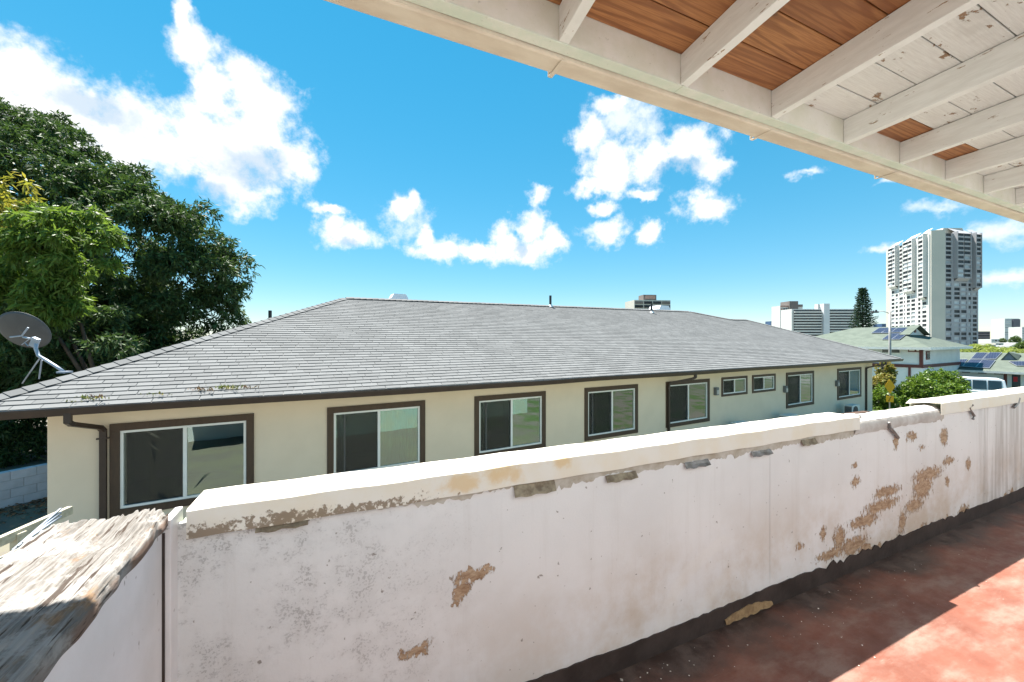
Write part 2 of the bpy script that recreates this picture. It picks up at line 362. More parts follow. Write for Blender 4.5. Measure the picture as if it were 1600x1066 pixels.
# coping: folded metal caps, the second one further along
for a, c, dz in ((C1a, C1b, 0.0), (C2a, XE, 0.012)):
    g = G(); t = 0.004; z1 = 1.045+dz; z0 = 0.955+dz*.3
    y0 = WY-.020; y1 = WY+.172
    prof = [(y0, z0), (y0, z1-.006), (y0+.008, z1), (y1-.008, z1-.004), (y1, z1-.012), (y1, z0+.02), (y1-t, z0+.02), (y1-t, z1-.014), (y0+t, z1-.009), (y0+t, z0)]
    n_ = 40; rings = []
    for i in range(n_+1):
        xx = a+(c-a)*i/n_; s_ = 0.0015*math.sin(i*1.7)+0.001*math.sin(i*.61)
        rings += [(xx, py+s_*(1 if k < 3 else 0), pz+s_) for k, (py, pz) in enumerate(prof)]
    m_ = len(prof)
    g.add(rings, [(i*m_+k, i*m_+(k+1) % m_, (i+1)*m_+(k+1) % m_, (i+1)*m_+k) for i in range(n_) for k in range(m_)]+[tuple(range(m_)), tuple(range(n_*m_, n_*m_+m_))[::-1]])
    g.build('coping', cm, par)
# bent lip where the second coping starts
g = G(); lp = [(C2a-.10, WY+.16, 1.035), (C2a-.02, WY+.16, 1.066), (C2a+.03, WY+.165, 1.052)]
g.add([lp[0], (C2a-.02, WY+.05, 1.052), (C2a+.005, WY-.005, 1.050), (C2a+.03, WY+.06, 1.0595), lp[2], lp[1]], [(0, 1, 5), (1, 2, 3, 5), (3, 4, 5)])
g.build('coping_lip', cm, par)
# exposed rounded wall top between the copings
m_exp = M('grey_exposed_membrane', (0.62, 0.60, 0.58), (0.44, 0.40, 0.37), 6, 0.7, 0.5, 30, vary=0.0)
g = G(); n_ = 26; k_ = 9; rings = []; xa = C1b-.03; xb = C2a+.05
for i in range(n_+1):
    xx = xa+(xb-xa)*i/n_
    for k in range(k_):
        an = math.pi*(-0.15+1.3*k/(k_-1)); wob = 1+0.03*math.sin(i*2.3+k)
        dz = (rz.uniform(-.012, .006) if k == 0 else 0)
        rings.append((xx, WY+.066-.080*math.cos(an)*wob, 0.955+.075*math.sin(an)*wob+dz))
g.add(rings, [(i*k_+k, (i+1)*k_+k, (i+1)*k_+k+1, i*k_+k+1) for i in range(n_) for k in range(k_-1)])
g.build('exposed_wall_top', m_exp, par, smooth=True)
g = G(); g.box(C1b+.05, C1b+.34, WY+.075, WY+.115, 1.020, 1.034); g.build('dark_slot', M('rotten_brown', (0.09, 0.05, 0.035), (0.05, 0.03, 0.02), 20, 0.9), par)
g = G()
for j in range(5):
    xx = C1b+.02+.03*j*rz.uniform(.6, 1.2); g.box(xx, xx+.026, WY+.03, WY+.09, 1.020, 1.033+rz.uniform(0, .006))
g.build('torn_sealant', M('white_sealant', (0.78, 0.78, 0.76), None, 10, 0.6, 0.5), par)
# torn tape band below the coping
m_tape = M('old_grey_tape', (0.56, 0.53, 0.48), (0.40, 0.35, 0.28), 12, 0.8, 0.5, 50)
g = G(); x0 = hit_y(BF, 590, 785, WY).x; xs = np.arange(x0, C2a+.1, 0.012)
lowz = []; cur = .945
for q in xs:
    if rz.random() < .12: cur = rz.uniform(.900, .930) if q > hit_y(BF, 760, 760, WY).x else rz.uniform(.925, .945)
    lowz.append(cur+rz.uniform(-.006, .006))
for i in range(len(xs)-1):
    g.add([(xs[i], WY-.003, lowz[i]), (xs[i+1], WY-.003, lowz[i+1]), (xs[i+1], WY-.003, .975), (xs[i], WY-.003, .975)], [(0, 1, 2, 3)])
    g.add([(xs[i], WY-.003, lowz[i]), (xs[i+1], WY-.003, lowz[i+1]), (xs[i+1], WY, lowz[i+1]), (xs[i], WY, lowz[i])], [(0, 3, 2, 1)])
g.build('torn_tape', m_tape, par)
m_rot = M('curled_brown_tape', (0.36, 0.31, 0.22), (0.17, 0.13, 0.09), 25, 0.75, 0.6, 60)
m_grey = M('grey_metal_strip', (0.30, 0.30, 0.30), (0.16, 0.15, 0.14), 20, 0.45, 0.3, 60, metal=0.3)
for (u0, u1, v_, hh, mm_) in ((802, 865, 762, .042, m_rot), (945, 992, 744, .026, m_rot), (1068, 1105, 724, .026, m_grey), (1172, 1202, 707, .022, m_grey), (1250, 1272, 690, .030, m_rot), (400, 482, 818, .016, m_rot)):
    a = hit_y(BF, u0, v_, WY).x; c = hit_y(BF, u1, v_, WY).x; zc = hit_y(BF, (u0+u1)/2, v_, WY).z; g = G(); n_ = 8; ring = []
    for i in range(n_+1):
        xx = a+(c-a)*i/n_; q = .0012*math.sin(i*1.9)
        ring += [(xx, WY-.005, zc+hh*.55+q), (xx, WY-.012-.004*math.sin(i), zc+q), (xx, WY-.020-.008*abs(math.sin(i*.7)), zc-hh*.5+q*2)]
    g.add(ring, [(i*3+k, i*3+k+1, i*3+k+4, i*3+k+3) for i in range(n_) for k in range(2)]); o = g.build('peeling_strip', mm_, par)
    sd = o.modifiers.new('thick', 'SOLIDIFY'); sd.thickness = .003
for (pts, r_) in (([(1388, 660), (1390, 668), (1397, 676), (1403, 684)], .012), ([(1519, 633), (1514, 638), (1518, 644), (1522, 650), (1520, 655)], .011), ([(1592, 622), (1590, 630), (1584, 637)], .012)):
    g = G(); g.tube([hit_y(BF, u_, v_, WY-.016) for (u_, v_) in pts], r_, 6); g.build('bent_clip', m_grey, par)

# fallen paint chips along the foot of the wall
g = G()
for k in range(150):
    xx = rz.uniform(.5, 4.5) if k % 3 else rz.gauss(1.25, .22); yy = WY-.05-abs(rz.gauss(0, .20)); s_ = rz.uniform(.0015, .0048)*(2 if k == 0 else 1); an = rz.uniform(0, 6.28)
    q = [(xx+s_*math.cos(an+t)*rz.uniform(.6, 1.3), yy+s_*math.sin(an+t)*rz.uniform(.6, 1.3), .003+rz.uniform(0, .003)) for t in (0, 1.6, 3.1, 4.7)]
    g.add(q, [(0, 1, 2, 3)])
o = g.build('paint_chips', M('paint_chip', (0.72, 0.70, 0.65), (0.5, 0.45, 0.38), 3, 0.7, vary=.3)); o.location = BF.o; o.rotation_euler.z = BF.a
tag(o, 'fallen white paint chips scattered along the foot of the parapet', 'debris'); stuff(o)

# ------------------------------------------------------------------ short side wall with its rotten cap board
SF = Frame((-.412, 0, CZ-1.55), math.atan2(1, -.505))
sw = fthing(SF, 'side_wall', 'short white side wall topped by a rotten weathered board', 'wall')
mw2 = M('white_wall_paint', (0.78, 0.77, 0.78), (0.70, 0.69, 0.70), 3, 0.6, 0.25, 70)
m2, nt, b = mat_nodes('spotted_white_paint')
po = nt.obj(); sp = nt.smooth(nt.noise(nt.scale(po, 1, 1, .6), 30, 3, .55), .66, .72)
col = nt.mix(nt.smooth(nt.noise(po, 3, 5), .4, .65), (0.80, 0.78, 0.79), (0.70, 0.68, 0.68))
nt.put(b.inputs['Base Color'], nt.mix(nt.math('MULTIPLY', sp, .75), col, (.20, .16, .14))); b.inputs['Roughness'].default_value = .55
nt.put(b.inputs['Normal'], nt.bump(nt.noise(po, 70, 5, .6), .2, .003))
g = G(); g.box(-1.2, 1.278, .012, .15, 0, 1.018); g.build('wall_panel', m2, sw)
g = G(); g.box(-1.2, 1.255, .152, .23, -2.3, 1.018); g.build('wall_core', mw2, sw)
# cap board: eroded grain, real relief
NX, NY = 620, 110; x0, x1, wd = -1.2, 1.325, .262
X, Y = np.meshgrid(np.linspace(x0, x1, NX), np.linspace(0, wd, NY), indexing='ij')
warpy = Y+.006*vnoise(X*3, Y*8, 1)+.0025*vnoise(X*11, Y*20, 2)
grain = vnoise(X*5+40, warpy*210, 3)*.55+vnoise(X*14, warpy*420, 4)*.45
rot = np.clip((X-.55)/.75, 0, 1)**1.5
chunk = vnoise(X*38, warpy*70, 5)
pit = np.clip(vnoise(X*7+9, Y*22, 6)-.25, 0, 1)
Z = grain*(.0013+.0060*rot)+chunk*(.0010+.0060*rot*np.clip(.4+vnoise(X*4, Y*9, 7), 0, 1))-pit*(.010+.010*rot)
Z += np.where(X < .95, -.014*np.clip(vnoise(X*4+3, Y*10+5, 8)-.45, 0, 1)*2, 0)
edge = np.minimum(Y, wd-Y); Z -= np.clip(.014-edge, 0, 1)*(.5+.5*vnoise(X*16, Y*4, 9))
endn = .014*vnoise(warpy*120, X*0+3, 10)+.018*vnoise(warpy*45, X*0+7, 11)
Xw = X+np.where(X > 1.2, (X-1.2)/.125, 0)*(endn-.012)
Yw = Y+np.where(Y < .004, .004*vnoise(X*20, X*0, 12)+.005*np.clip(vnoise(X*6, X*0+5, 13), 0, 1), 0)
T = np.stack([Xw, Yw, 1.060+Z], -1).reshape(-1, 3); idx = np.arange(NX*NY).reshape(NX, NY)
F = np.stack([idx[:-1, :-1], idx[1:, :-1], idx[1:, 1:], idx[:-1, 1:]], -1).reshape(-1, 4)
ring = np.concatenate([idx[:, 0], idx[-1, 1:], idx[::-1, -1][1:], idx[0, ::-1][1:-1]])
Bv = T[ring].copy(); Bv[:, 2] = 1.0195; nb = len(ring); base = NX*NY; k = np.arange(nb); k2 = (k+1) % nb
F = np.concatenate([F, np.stack([ring[k], base+k, base+k2, ring[k2]], -1)])
cb, nt, b = mat_nodes('rotten_board')
po = nt.obj(); x, y, z = nt.sep(po)
gr = nt.noise(nt.scale(po, 2.2, 60, 20), 2.2, 6, .7); bl = nt.noise(nt.scale(po, 1.0, 2.2, 1), 5, 6, .65); fi = nt.noise(nt.scale(po, 12, 110, 40), 2.0, 5, .7)
col = nt.mix(nt.smooth(gr, .36, .64), (0.25, 0.24, 0.228), (0.13, 0.118, 0.105))
col = nt.mix(nt.math('MULTIPLY', nt.smooth(bl, .54, .66), .7), col, nt.mix(nt.smooth(fi, .4, .65), (0.27, 0.155, 0.07), (0.13, 0.07, 0.035)))
col = nt.mix(nt.math('MULTIPLY', nt.smooth(nt.noise(po, 6.5, 6, .7), .50, .58), nt.smooth(x, .35, 1.1, .35, .85)), col, (0.31, 0.30, 0.285))
col = nt.mix(nt.smooth(fi, .62, .74, 0, .6), col, (0.06, 0.04, 0.03))
col = nt.mix(nt.math('MULTIPLY', nt.math('MULTIPLY', nt.smooth(y, .006, .0), nt.smooth(z, 1.052, 1.04)), .8), col, (0.14, 0.085, 0.06))
crk = nt.noise(nt.scale(po, 3.2, 62, 30), 1.5, 4, .6); col = nt.mix(nt.smooth(crk, .585, .63, 0, .9), col, (0.045, 0.03, 0.022))
nt.put(b.inputs['Base Color'], col); b.inputs['Roughness'].default_value = .9; b.inputs['Specular IOR Level'].default_value = .15
nt.put(b.inputs['Normal'], nt.bump(nt.math('SUBTRACT', nt.math('ADD', fi, gr), nt.math('MULTIPLY', crk, 1.5)), .6, .003))
obj('cap_board', np_mesh('cap_board', np.concatenate([T, Bv]), F), cb, sw)
g = G(); g.box(1.279, 1.42, .006, .2, -.1, 1.0); g.build('dark_gap_filler', m_band, sw)  # added dark box, so the open gap looks dark
# corner post closing the gap between the two walls
xp0 = hit_y(BF, 254, 850, WY-.05).x; g = G(); g.box(xp0, XC+.004, WY-.055, WY+.05, 0, 1.035)
o = g.build('corner_post', m2, None, .003); o.location = BF.o; o.rotation_euler.z = BF.a
tag(o, 'narrow white corner post between the side wall and the parapet', 'post')

# ------------------------------------------------------------------ the balcony roof seen from below
m_raft, nt, b = mat_nodes('white_rafter_paint')
po = nt.obj(); n1 = nt.noise(nt.scale(po, 1.2, 1.2, 8), 4, 6, .65); f = nt.noise(po, 30, 6, .7)
col = nt.mix(nt.smooth(n1, .35, .65), (0.84, 0.83, 0.81), (0.76, 0.745, 0.72))
rnd = nt.new('ShaderNodeObjectInfo').outputs['Random']
chip = nt.noise(nt.vec('ADD', nt.scale(po, 3, 1, 6), nt.comb(nt.math('MULTIPLY', rnd, 37.0), 0.0, 0.0)), 6, 6, .72)
pm = nt.smooth(chip, .640, .655)
col = nt.mix(pm, col, (0.33, 0.22, 0.13)); col = nt.mix(nt.smooth(f, .70, .78, 0, .5), col, (.25, .20, .16))
nt.put(b.inputs['Base Color'], col); b.inputs['Roughness'].default_value = .55
nt.put(b.inputs['Normal'], nt.bump(nt.math('ADD', nt.math('MULTIPLY', pm, -1.2), nt.math('MULTIPLY', nt.noise(nt.scale(po, 1, 6, 20), 6, 5, .6), .5)), .5, .004))
m_rim, nt, b = mat_nodes('mildewed_rim_paint')
po = nt.obj(); x, y, z = nt.sep(po); n1 = nt.noise(po, 3, 6, .65)
col = nt.mix(nt.smooth(n1, .38, .62), (0.80, 0.77, 0.71), (0.72, 0.70, 0.60))
col = nt.mix(nt.math('MULTIPLY', nt.smooth(z, 2.985, 2.968), nt.smooth(n1, .35, .6, .3, .9)), col, (0.60, 0.68, 0.58))
nt.put(b.inputs['Base Color'], nt.mix(nt.smooth(nt.noise(po, 22, 6, .7), .62, .72, 0, .5), col, (.30, .27, .22))); b.inputs['Roughness'].default_value = .6
nt.put(b.inputs['Normal'], nt.bump(nt.noise(nt.scale(po, 1, 8, 8), 8, 5), .3, .003))
m_gut = M('beige_gutter_paint', (0.72, 0.63, 0.52), (0.60, 0.50, 0.40), 3, .55, .2, 30, stretch=(1, 3, 1))
# bare boards
m_bare, nt, b = mat_nodes('bare_fir_board')
po = nt.obj(); off = nt.comb(nt.math('MULTIPLY', nt.new('ShaderNodeObjectInfo').outputs['Random'], 53.0), 0.0, nt.math('MULTIPLY', nt.new('ShaderNodeObjectInfo').outputs['Random'], 11.0))
pp = nt.vec('ADD', po, off)
rings = nt.math('SINE', nt.math('MULTIPLY', nt.noise(nt.scale(pp, .20, 4.6, 3), 1.6, 2, .4), 70.0))
fib = nt.noise(nt.scale(pp, 3, 95, 30), 2, 5, .65); tone = nt.noise(nt.scale(pp, .6, 2, 1), 1.5, 4)
col = nt.mix(nt.smooth(rings, -.2, .95), (0.46, 0.20, 0.070), (0.28, 0.105, 0.034))
col = nt.mix(nt.smooth(fib, .35, .7, 0, .6), col, (0.19, 0.065, 0.02)); col = nt.mix(nt.smooth(tone, .42, .7, 0, .55), col, (0.20, 0.060, 0.018))
vo = nt.new('ShaderNodeTexVoronoi'); nt.put(vo.inputs['Vector'], nt.scale(pp, 1.3, 4.0, 0.0)); vo.inputs['Scale'].default_value = 1.0
knot = nt.smooth(vo.outputs['Distance'], .13, .04); kr = nt.math('SINE', nt.math('MULTIPLY', vo.outputs['Distance'], 120.0))
col = nt.mix(nt.math('MULTIPLY', knot, nt.smooth(kr, -.3, .8, .35, .9)), col, (0.10, 0.035, 0.012))
nt.put(b.inputs['Base Color'], col); b.inputs['Roughness'].default_value = .5
nt.put(b.inputs['Normal'], nt.bump(nt.math('ADD', fib, nt.math('MULTIPLY', rings, .2)), .35, .002))
# painted boards, flaking
m_pb, nt, b = mat_nodes('flaking_white_board')
po = nt.obj(); rnd = nt.new('ShaderNodeObjectInfo').outputs['Random']
pp = nt.vec('ADD', po, nt.comb(nt.math('MULTIPLY', rnd, 31.0), nt.math('MULTIPLY', rnd, 0.0), 0.0))
a_ = nt.noise(nt.scale(pp, 1.0, 1.6, 1), 5.0, 8, .72); zone = nt.noise(nt.scale(pp, .6, 1, 1), 1.4, 3, .5)
fl = nt.smooth(nt.math('ADD', a_, nt.math('MULTIPLY', nt.math('SUBTRACT', zone, .5), .5)), .605, .620)
gr = nt.noise(nt.scale(pp, 2, 40, 10), 2.5, 6, .7)
col = nt.mix(nt.smooth(gr, .3, .7), (0.80, 0.79, 0.77), (0.68, 0.66, 0.64))
col = nt.mix(nt.smooth(nt.noise(pp, 3, 5), .55, .75, 0, .5), col, (.50, .47, .44))
col = nt.mix(fl, col, nt.mix(gr, (.20, .12, .075), (.40, .24, .13)))
nt.put(b.inputs['Base Color'], col); b.inputs['Roughness'].default_value = .6
nt.put(b.inputs['Normal'], nt.bump(nt.math('ADD', nt.math('MULTIPLY', fl, -1.5), nt.math('MULTIPLY', gr, .4)), .7, .005))

RX0, RX1 = -2.8, XE+1.0
roof = fthing(BF, 'balcony_roof', 'overhanging balcony roof with white rafters and brown and white boards', 'roof')
g = G(); g.box(RX0, RX1, .25, 1.74, 3.172, 3.26); g.build('roof_cover', M('dark_roofing', (.08, .08, .08), None, 6, .9), roof)  # unseen sheet blocks sun leaks; cut short behind so sun reaches the wall
n_ = 90; prof = [(1.702, 2.956), (1.712, 2.950), (1.806, 2.950), (1.820, 2.958), (1.834, 3.05), (1.834, 3.16), (1.702, 3.16)]; m_ = len(prof); g = G(); rings = []
for i in range(n_+1):
    xx = RX0+(RX1-RX0)*i/n_; wv = .002*math.sin(i*.9)+.0015*math.sin(i*2.3)
    rings += [(xx, py+wv, pz+wv) for py, pz in prof]
g.add(rings, [(i*m_+k, (i+1)*m_+k, (i+1)*m_+(k+1) % m_, i*m_+(k+1) % m_) for i in range(n_) for k in range(m_)])
gut = g.build('gutter', m_gut, roof)
for uu, vv in ((862, 100), (1178, 205), (1372, 268)):
    q = hit_y(BF, uu, vv, 1.82).x; g = G(); g.box(q-.012, q+.012, 1.70, 1.838, 2.943, 2.9485); g.box(q-.012, q+.012, 1.8365, 1.843, 2.945, 3.06); g.build('gutter_joint', m_gut, gut, .002)
g = G(); g.box(RX0, 1.78, 1.633, 1.6985, 2.970, 3.170); g.build('rim_board', m_rim, roof, .003)
g = G(); g.box(1.783, RX1, 1.633, 1.6985, 2.971, 3.170); g.build('rim_board', m_rim, roof, .003)
sl_ = .1216
for k, xr in enumerate([-2.13, -1.35, -.56, .22, 1.007, 1.79, 2.572, 3.38, 4.17, 4.96, 5.75, 6.54, 7.33, 8.12, 8.9, 9.7, 10.5]):
    g = G(); y0, y1 = 1.6325, .302; dx = -(y0-y1)*sl_; h = .027; zb = 2.9735
    lo = [(xr-h+dx, y1, zb), (xr+h+dx, y1, zb), (xr+h, y0, zb), (xr-h, y0, zb)]
    hi = [(p[0], p[1], 3.141) for p in lo]
    g.hexa(lo, hi); g.build('rafter', m_raft, roof, .004)
g = G(); g.box(RX0, RX1, .25, .30, 2.93, 3.170); g.build('added_back_beam', m_raft, roof, .004)  # unseen beam added where the roof is cut short to let sun in
rows = [1.632-.205*i for i in range(7)]
for i, ya in enumerate(rows):
    yb = ya-.199
    segs = [(RX0, 2.572-.1216*(1.63-ya)-.0015, 'b')]
    e0 = 2.572-.1216*(1.63-ya)+.0015
    if i == 0: segs += [(e0, 3.378, 'w'), (3.382, 5.2, 'b'), (5.203, RX1, 'w')]
    else: segs += [(e0, 5.0+.7*((i*37) % 5-2)*.5, 'w'), (5.003+.7*((i*37) % 5-2)*.5, RX1, 'w')]
    for a, c, kind in segs:
        zz = 3.1425+rz.uniform(0, .004); g = G(); g.box(0, c-a, yb-ya, 0, 0, .024)
        g.build('plank', m_bare if kind == 'b' else m_pb, roof, .003, loc=(a, ya, zz))

# unseen pale wall added behind the balcony to bounce sunlight, and the storey below
hw = fthing(BF, 'bounce_wall', 'unseen white wall added behind the balcony to bounce light', 'wall')
mc = M('unseen_wall_white', (0.67, 0.68, 0.675), (0.63, 0.64, 0.635), 1.5, .8, .3, 40)
g = G(); g.box(-3.0, XE, -.95, -.81, -2.3, 3.168); g.build('bounce_wall_sheet', mc, hw)
g = G(); g.box(-.35, XE, WY-.2, WY+.01, -2.3, -.15); g.build('lower_wall', mc, hw)

# ------------------------------------------------------------------ the neighbour's long house
HF = Frame((0, 0, 0), math.atan2(622, 1080)); HW = 9.1        # wall plane
def hx(u): return hit_y(HF, u, 600, HW).x
EZ, EY, SL = CZ-.985, 8.55, .42                               # shingle edge and roof slope
def rp(u, v): return hit_plane(HF, u, v, EY, EZ, SL)
m_stucco = M('cream_stucco', (0.76, 0.640, 0.505), (0.72, 0.605, 0.475), 1.3, .9, .45, 120, .004)
m_brown = M('dark_brown_metal', (0.050, 0.031, 0.024), (0.038, 0.024, 0.019), 5, .42, .05)
m_trim = M('brown_window_trim', (0.078, 0.047, 0.030), (0.062, 0.038, 0.025), 4, .6, .2, 60, stretch=(4, 4, 1))
m_vinyl = M('white_vinyl', (0.80, 0.80, 0.79), (0.76, 0.76, 0.75), 4, .4)
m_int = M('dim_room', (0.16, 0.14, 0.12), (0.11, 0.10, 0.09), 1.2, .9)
m_shin = M('grey_asphalt_shingle', (0.148, 0.151, 0.152), (0.126, 0.129, 0.130), .8, .92, .6, 160, .003, vary=.11, spec=.25)
def glass(name, tint, refl, rough=0.0):
    m, nt, b = mat_nodes(name); nt.n.remove(b)
    out = [x for x in nt.n if x.type == 'OUTPUT_MATERIAL'][0]
    tr = nt.new('ShaderNodeBsdfTransparent'); tr.inputs[0].default_value = (*tint, 1)
    gl = nt.new('ShaderNodeBsdfGlossy'); gl.inputs['Color'].default_value = (.86, .97, .93, 1); gl.inputs['Roughness'].default_value = rough
    nt.put(gl.inputs['Normal'], nt.bump(nt.noise(nt.obj(), 1.6, 2), .05, .02))
    fr = nt.new('ShaderNodeFresnel'); fr.inputs[0].default_value = 1.5
    mx = nt.new('ShaderNodeMixShader'); nt.put(mx.inputs[0], nt.math('ADD', fr.outputs[0], refl, clamp=True))
    nt.l.new(tr.outputs[0], mx.inputs[1]); nt.l.new(gl.outputs[0], mx.inputs[2]); nt.l.new(mx.outputs[0], out.inputs[0]); return m
m_glass = glass('window_glass', (.50, .66, .62), .16); m_glass_in = glass('window_glass_sash', (.55, .60, .60), .16)
m_screen, nt, b = mat_nodes('insect_screen'); out = [x for x in nt.n if x.type == 'OUTPUT_MATERIAL'][0]
b.inputs['Base Color'].default_value = (.018, .018, .02, 1); b.inputs['Roughness'].default_value = .8
tr = nt.new('ShaderNodeBsdfTransparent'); mx = nt.new('ShaderNodeMixShader'); mx.inputs[0].default_value = .42
nt.l.new(tr.outputs[0], mx.inputs[1]); nt.l.new(b.outputs[0], mx.inputs[2]); nt.l.new(mx.outputs[0], out.inputs[0])
m_curt = M('teal_curtain', (0.20, 0.36, 0.31), (0.16, 0.30, 0.27), 3, .9)

WINS = [(172,397,0), (511,664,0), (741,852,0), (913,996,0), (1040,1108,0), (1127,1167,1), (1175,1211,1), (1228,1271,0), (1308,1345,0)]
ZT, ZB, ZB2 = CZ-1.385, CZ-2.95, CZ-2.11; TR = .125
XL = hit_y(HF, 74, 700, HW).x; XRw = hit_y(HF, 1363, 600, HW).x
house = fthing(HF, 'neighbour_house', 'long cream stucco house with grey shingle hip roof and brown gutter', 'house')
wins = []
for (u0, u1, small) in WINS:
    v_ = 620; wins.append((hx(u0), hx(u1), ZB2 if small else ZB, ZT))
WTOP = CZ-1.06; g = G(); T = .16; cur = XL
for (a, c, zb, zt) in wins:
    a2, c2 = a+TR-.01, c-TR+.01
    g.box(cur, a2, HW, HW+T, -2.0, WTOP); g.box(a2, c2, HW, HW+T, -2.0, zb+TR-.01); g.box(a2, c2, HW, HW+T, zt-TR+.01, WTOP); cur = c2
g.box(cur, XRw, HW, HW+T, -2.0, WTOP)
g.box(XL, XL+T, HW+T, HW+11, -2.0, WTOP); g.box(XRw-T, XRw, HW+T, HW+11, -2.0, WTOP); g.box(XL, XRw, HW+11, HW+11.2, -2, WTOP)
g.build('wall', m_stucco, house)
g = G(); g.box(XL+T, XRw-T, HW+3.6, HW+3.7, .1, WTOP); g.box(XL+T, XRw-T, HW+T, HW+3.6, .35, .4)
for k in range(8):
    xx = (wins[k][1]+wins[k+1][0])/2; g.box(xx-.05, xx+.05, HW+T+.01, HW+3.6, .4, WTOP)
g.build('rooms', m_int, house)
for wi, (a, c, zb, zt) in enumerate(wins):
    small = zb > CZ-2.5
    g = G(); y0, y1 = HW-.032, HW-.0005; t = TR if not small else .085
    g.box(a, c, y0, y1, zt-t, zt); g.box(a, c, y0, y1, zb, zb+t); g.box(a, a+t, y0, y1, zb+t, zt-t); g.box(c-t, c, y0, y1, zb+t, zt-t)
    wn = g.build('window', m_trim, house, .003)
    a2, c2, b2, t2 = a+t, c-t, zb+t, zt-t; f = .042; mid = (a2+c2)/2-.03*(wi == 0)
    g = G(); y0, y1 = HW-.012, HW+.07
    g.box(a2, c2, y0, y1, t2-f, t2); g.box(a2, c2, y0, y1, b2, b2+f); g.box(a2, a2+f, y0, y1, b2+f, t2-f); g.box(c2-f, c2, y0, y1, b2+f, t2-f); g.box(mid-.028, mid+.028, y0, y1, b2+f, t2-f)
    g.build('frame', m_vinyl, wn, .003)
    g = G(); g.box(a2+f, mid-.028, HW+.040, HW+.045, b2+f, t2-f); g.build('pane', m_glass_in, wn)
    g = G(); g.box(mid+.028, c2-f, HW+.020, HW+.025, b2+f, t2-f); g.build('pane', m_glass, wn)
    g = G(); g.box(a2+f+.02, mid-.028, HW+.008, HW+.010, b2+f, t2-f); g.build('screen', m_screen, wn)
    if wi in (1, 2, 3):                                  # sliding sash stile standing open a little
        g = G(); xs_ = a2+f+.16; g.box(xs_, xs_+.03, HW+.012, HW+.034, b2+f, t2-f); g.build('sash_stile', m_vinyl, wn)
        g = G(); g.box(a2+f, xs_, HW+.30, HW+.32, b2+f, b2+f+(t2-b2)*.62); g.build('blind', M('grey_blind', (.42, .41, .42), None, 3, .8), wn)
    if wi == 1:
        g = G(); n_ = 60; xa, xb = mid+.0, c2-.0; ring = []
        for i in range(n_+1):
            q = HW+.24+.028*math.sin(i*1.15)+.01*math.sin(i*2.7); ring += [(xa+(xb-xa)*i/n_, q, b2-.1), (xa+(xb-xa)*i/n_, q, t2+.1)]
        g.add(ring, [(2*i, 2*i+2, 2*i+3, 2*i+1) for i in range(n_)]); g.build('curtain', m_curt, wn, smooth=True)

# roof planes
LC = Vector((hit_plane(HF, -86, 641, EY, EZ, SL).x, EY, EZ)); RCx = hit_y(HF, 1407, 556, EY).x; RC = Vector((RCx, EY, EZ))
R1 = rp(540, 466); R2 = rp(1075, 487); P3 = rp(1140, 499.5); P4 = rp(1165, 500)
BY = 2*R1.y-EY+.6
roof2 = [(LC.x, EY, EZ), (RC.x, EY, EZ), tuple(P4), tuple(P3), tuple(R2), tuple(R1)]
g = G(); dz = -.012
top = [(x, y, z+dz) for x, y, z in roof2]
g.add(top, [(0, 1, 2, 3, 4, 5)])
bl_, br_ = (LC.x, BY, EZ), (RC.x, BY, EZ)
g.add([top[0], top[5], bl_], [(0, 2, 1)]); g.add([top[5], top[4], top[3], top[2], br_, bl_], [(5, 4, 3, 2, 1, 0)]); g.add([top[1], br_, top[2]], [(0, 1, 2)])
g.add([(LC.x, EY, EZ-.03), (RC.x, EY, EZ-.03), (RC.x, BY, EZ-.03), (LC.x, BY, EZ-.03)], [(0, 1, 2, 3)])
hroof = g.build('roof', m_shin, house)
# shingles: the front slope laid course by course
EXPn, TW = .145, .31; sec = math.sqrt(1+SL*SL)
def inside(x, y):
    poly = [(p[0], p[1]) for p in roof2]; c = False; j = len(poly)-1
    for i in range(len(poly)):
        if (poly[i][1] > y) != (poly[j][1] > y) and x < (poly[j][0]-poly[i][0])*(y-poly[i][1])/(poly[j][1]-poly[i][1])+poly[i][0]: c = not c
        j = i
    return c
ux, sy = 1.0, 1/sec                                        # along the slope: (0, sy, SL*sy)
sh = G(); tw, tl, th = TW-.006, EXPn*1.25, .017
def slab(lift=0.0):
    nrm = Vector((0, -SL, 1)).normalized(); s_ = Vector((0, 1, SL)).normalized()
    lo = [Vector((0, 0, 0)), Vector((tw, 0, 0)), Vector((tw, 0, 0))+s_*tl, s_*tl]
    return [p for p in lo], [lo[0]+nrm*(th+lift), lo[1]+nrm*(th+lift), lo[2]+nrm*.001, lo[3]+nrm*.001]
lo, hi = slab(); base_g = G(); base_g.hexa(lo, hi)
variants = []
for k in range(6):
    l2, h2 = slab(.0006*k/2); gg = G(); gg.hexa(l2, h2); me = gg.mesh('shingle'); me.materials.append(m_shin); variants.append((me, l2, h2))
cand = []; cut = []; rs = random.Random(11); nc = int((R2.y-EY)*sec/EXPn)+1
def span(y):                                                # the slope's two ends at a given course
    xs_ = []; poly = [(p[0], p[1]) for p in roof2]
    for i in range(len(poly)):
        (xa, ya), (xb, yb) = poly[i], poly[(i+1) % len(poly)]
        if (ya > y) != (yb > y): xs_.append(xa+(xb-xa)*(y-ya)/(yb-ya))
    return (min(xs_), max(xs_)) if len(xs_) > 1 else None
for c in range(nc):
    yy = EY-.03+c*EXPn*sy; off = [0, .155, .08, .235][c % 4]+rs.uniform(-.02, .02); sp_ = span(yy+.08)
    if not sp_: continue
    x = LC.x-.3+off
    while x < RC.x:
        if sp_[0] <= x and x+TW <= sp_[1]: cand.append((x+rs.uniform(-.003, .003), yy+rs.uniform(-.004, .004)))
        elif x+TW > sp_[0]+.02 and x < sp_[1]-.02: cut.append((max(x, sp_[0]), min(x+TW-.006, sp_[1]), yy))
        x += TW
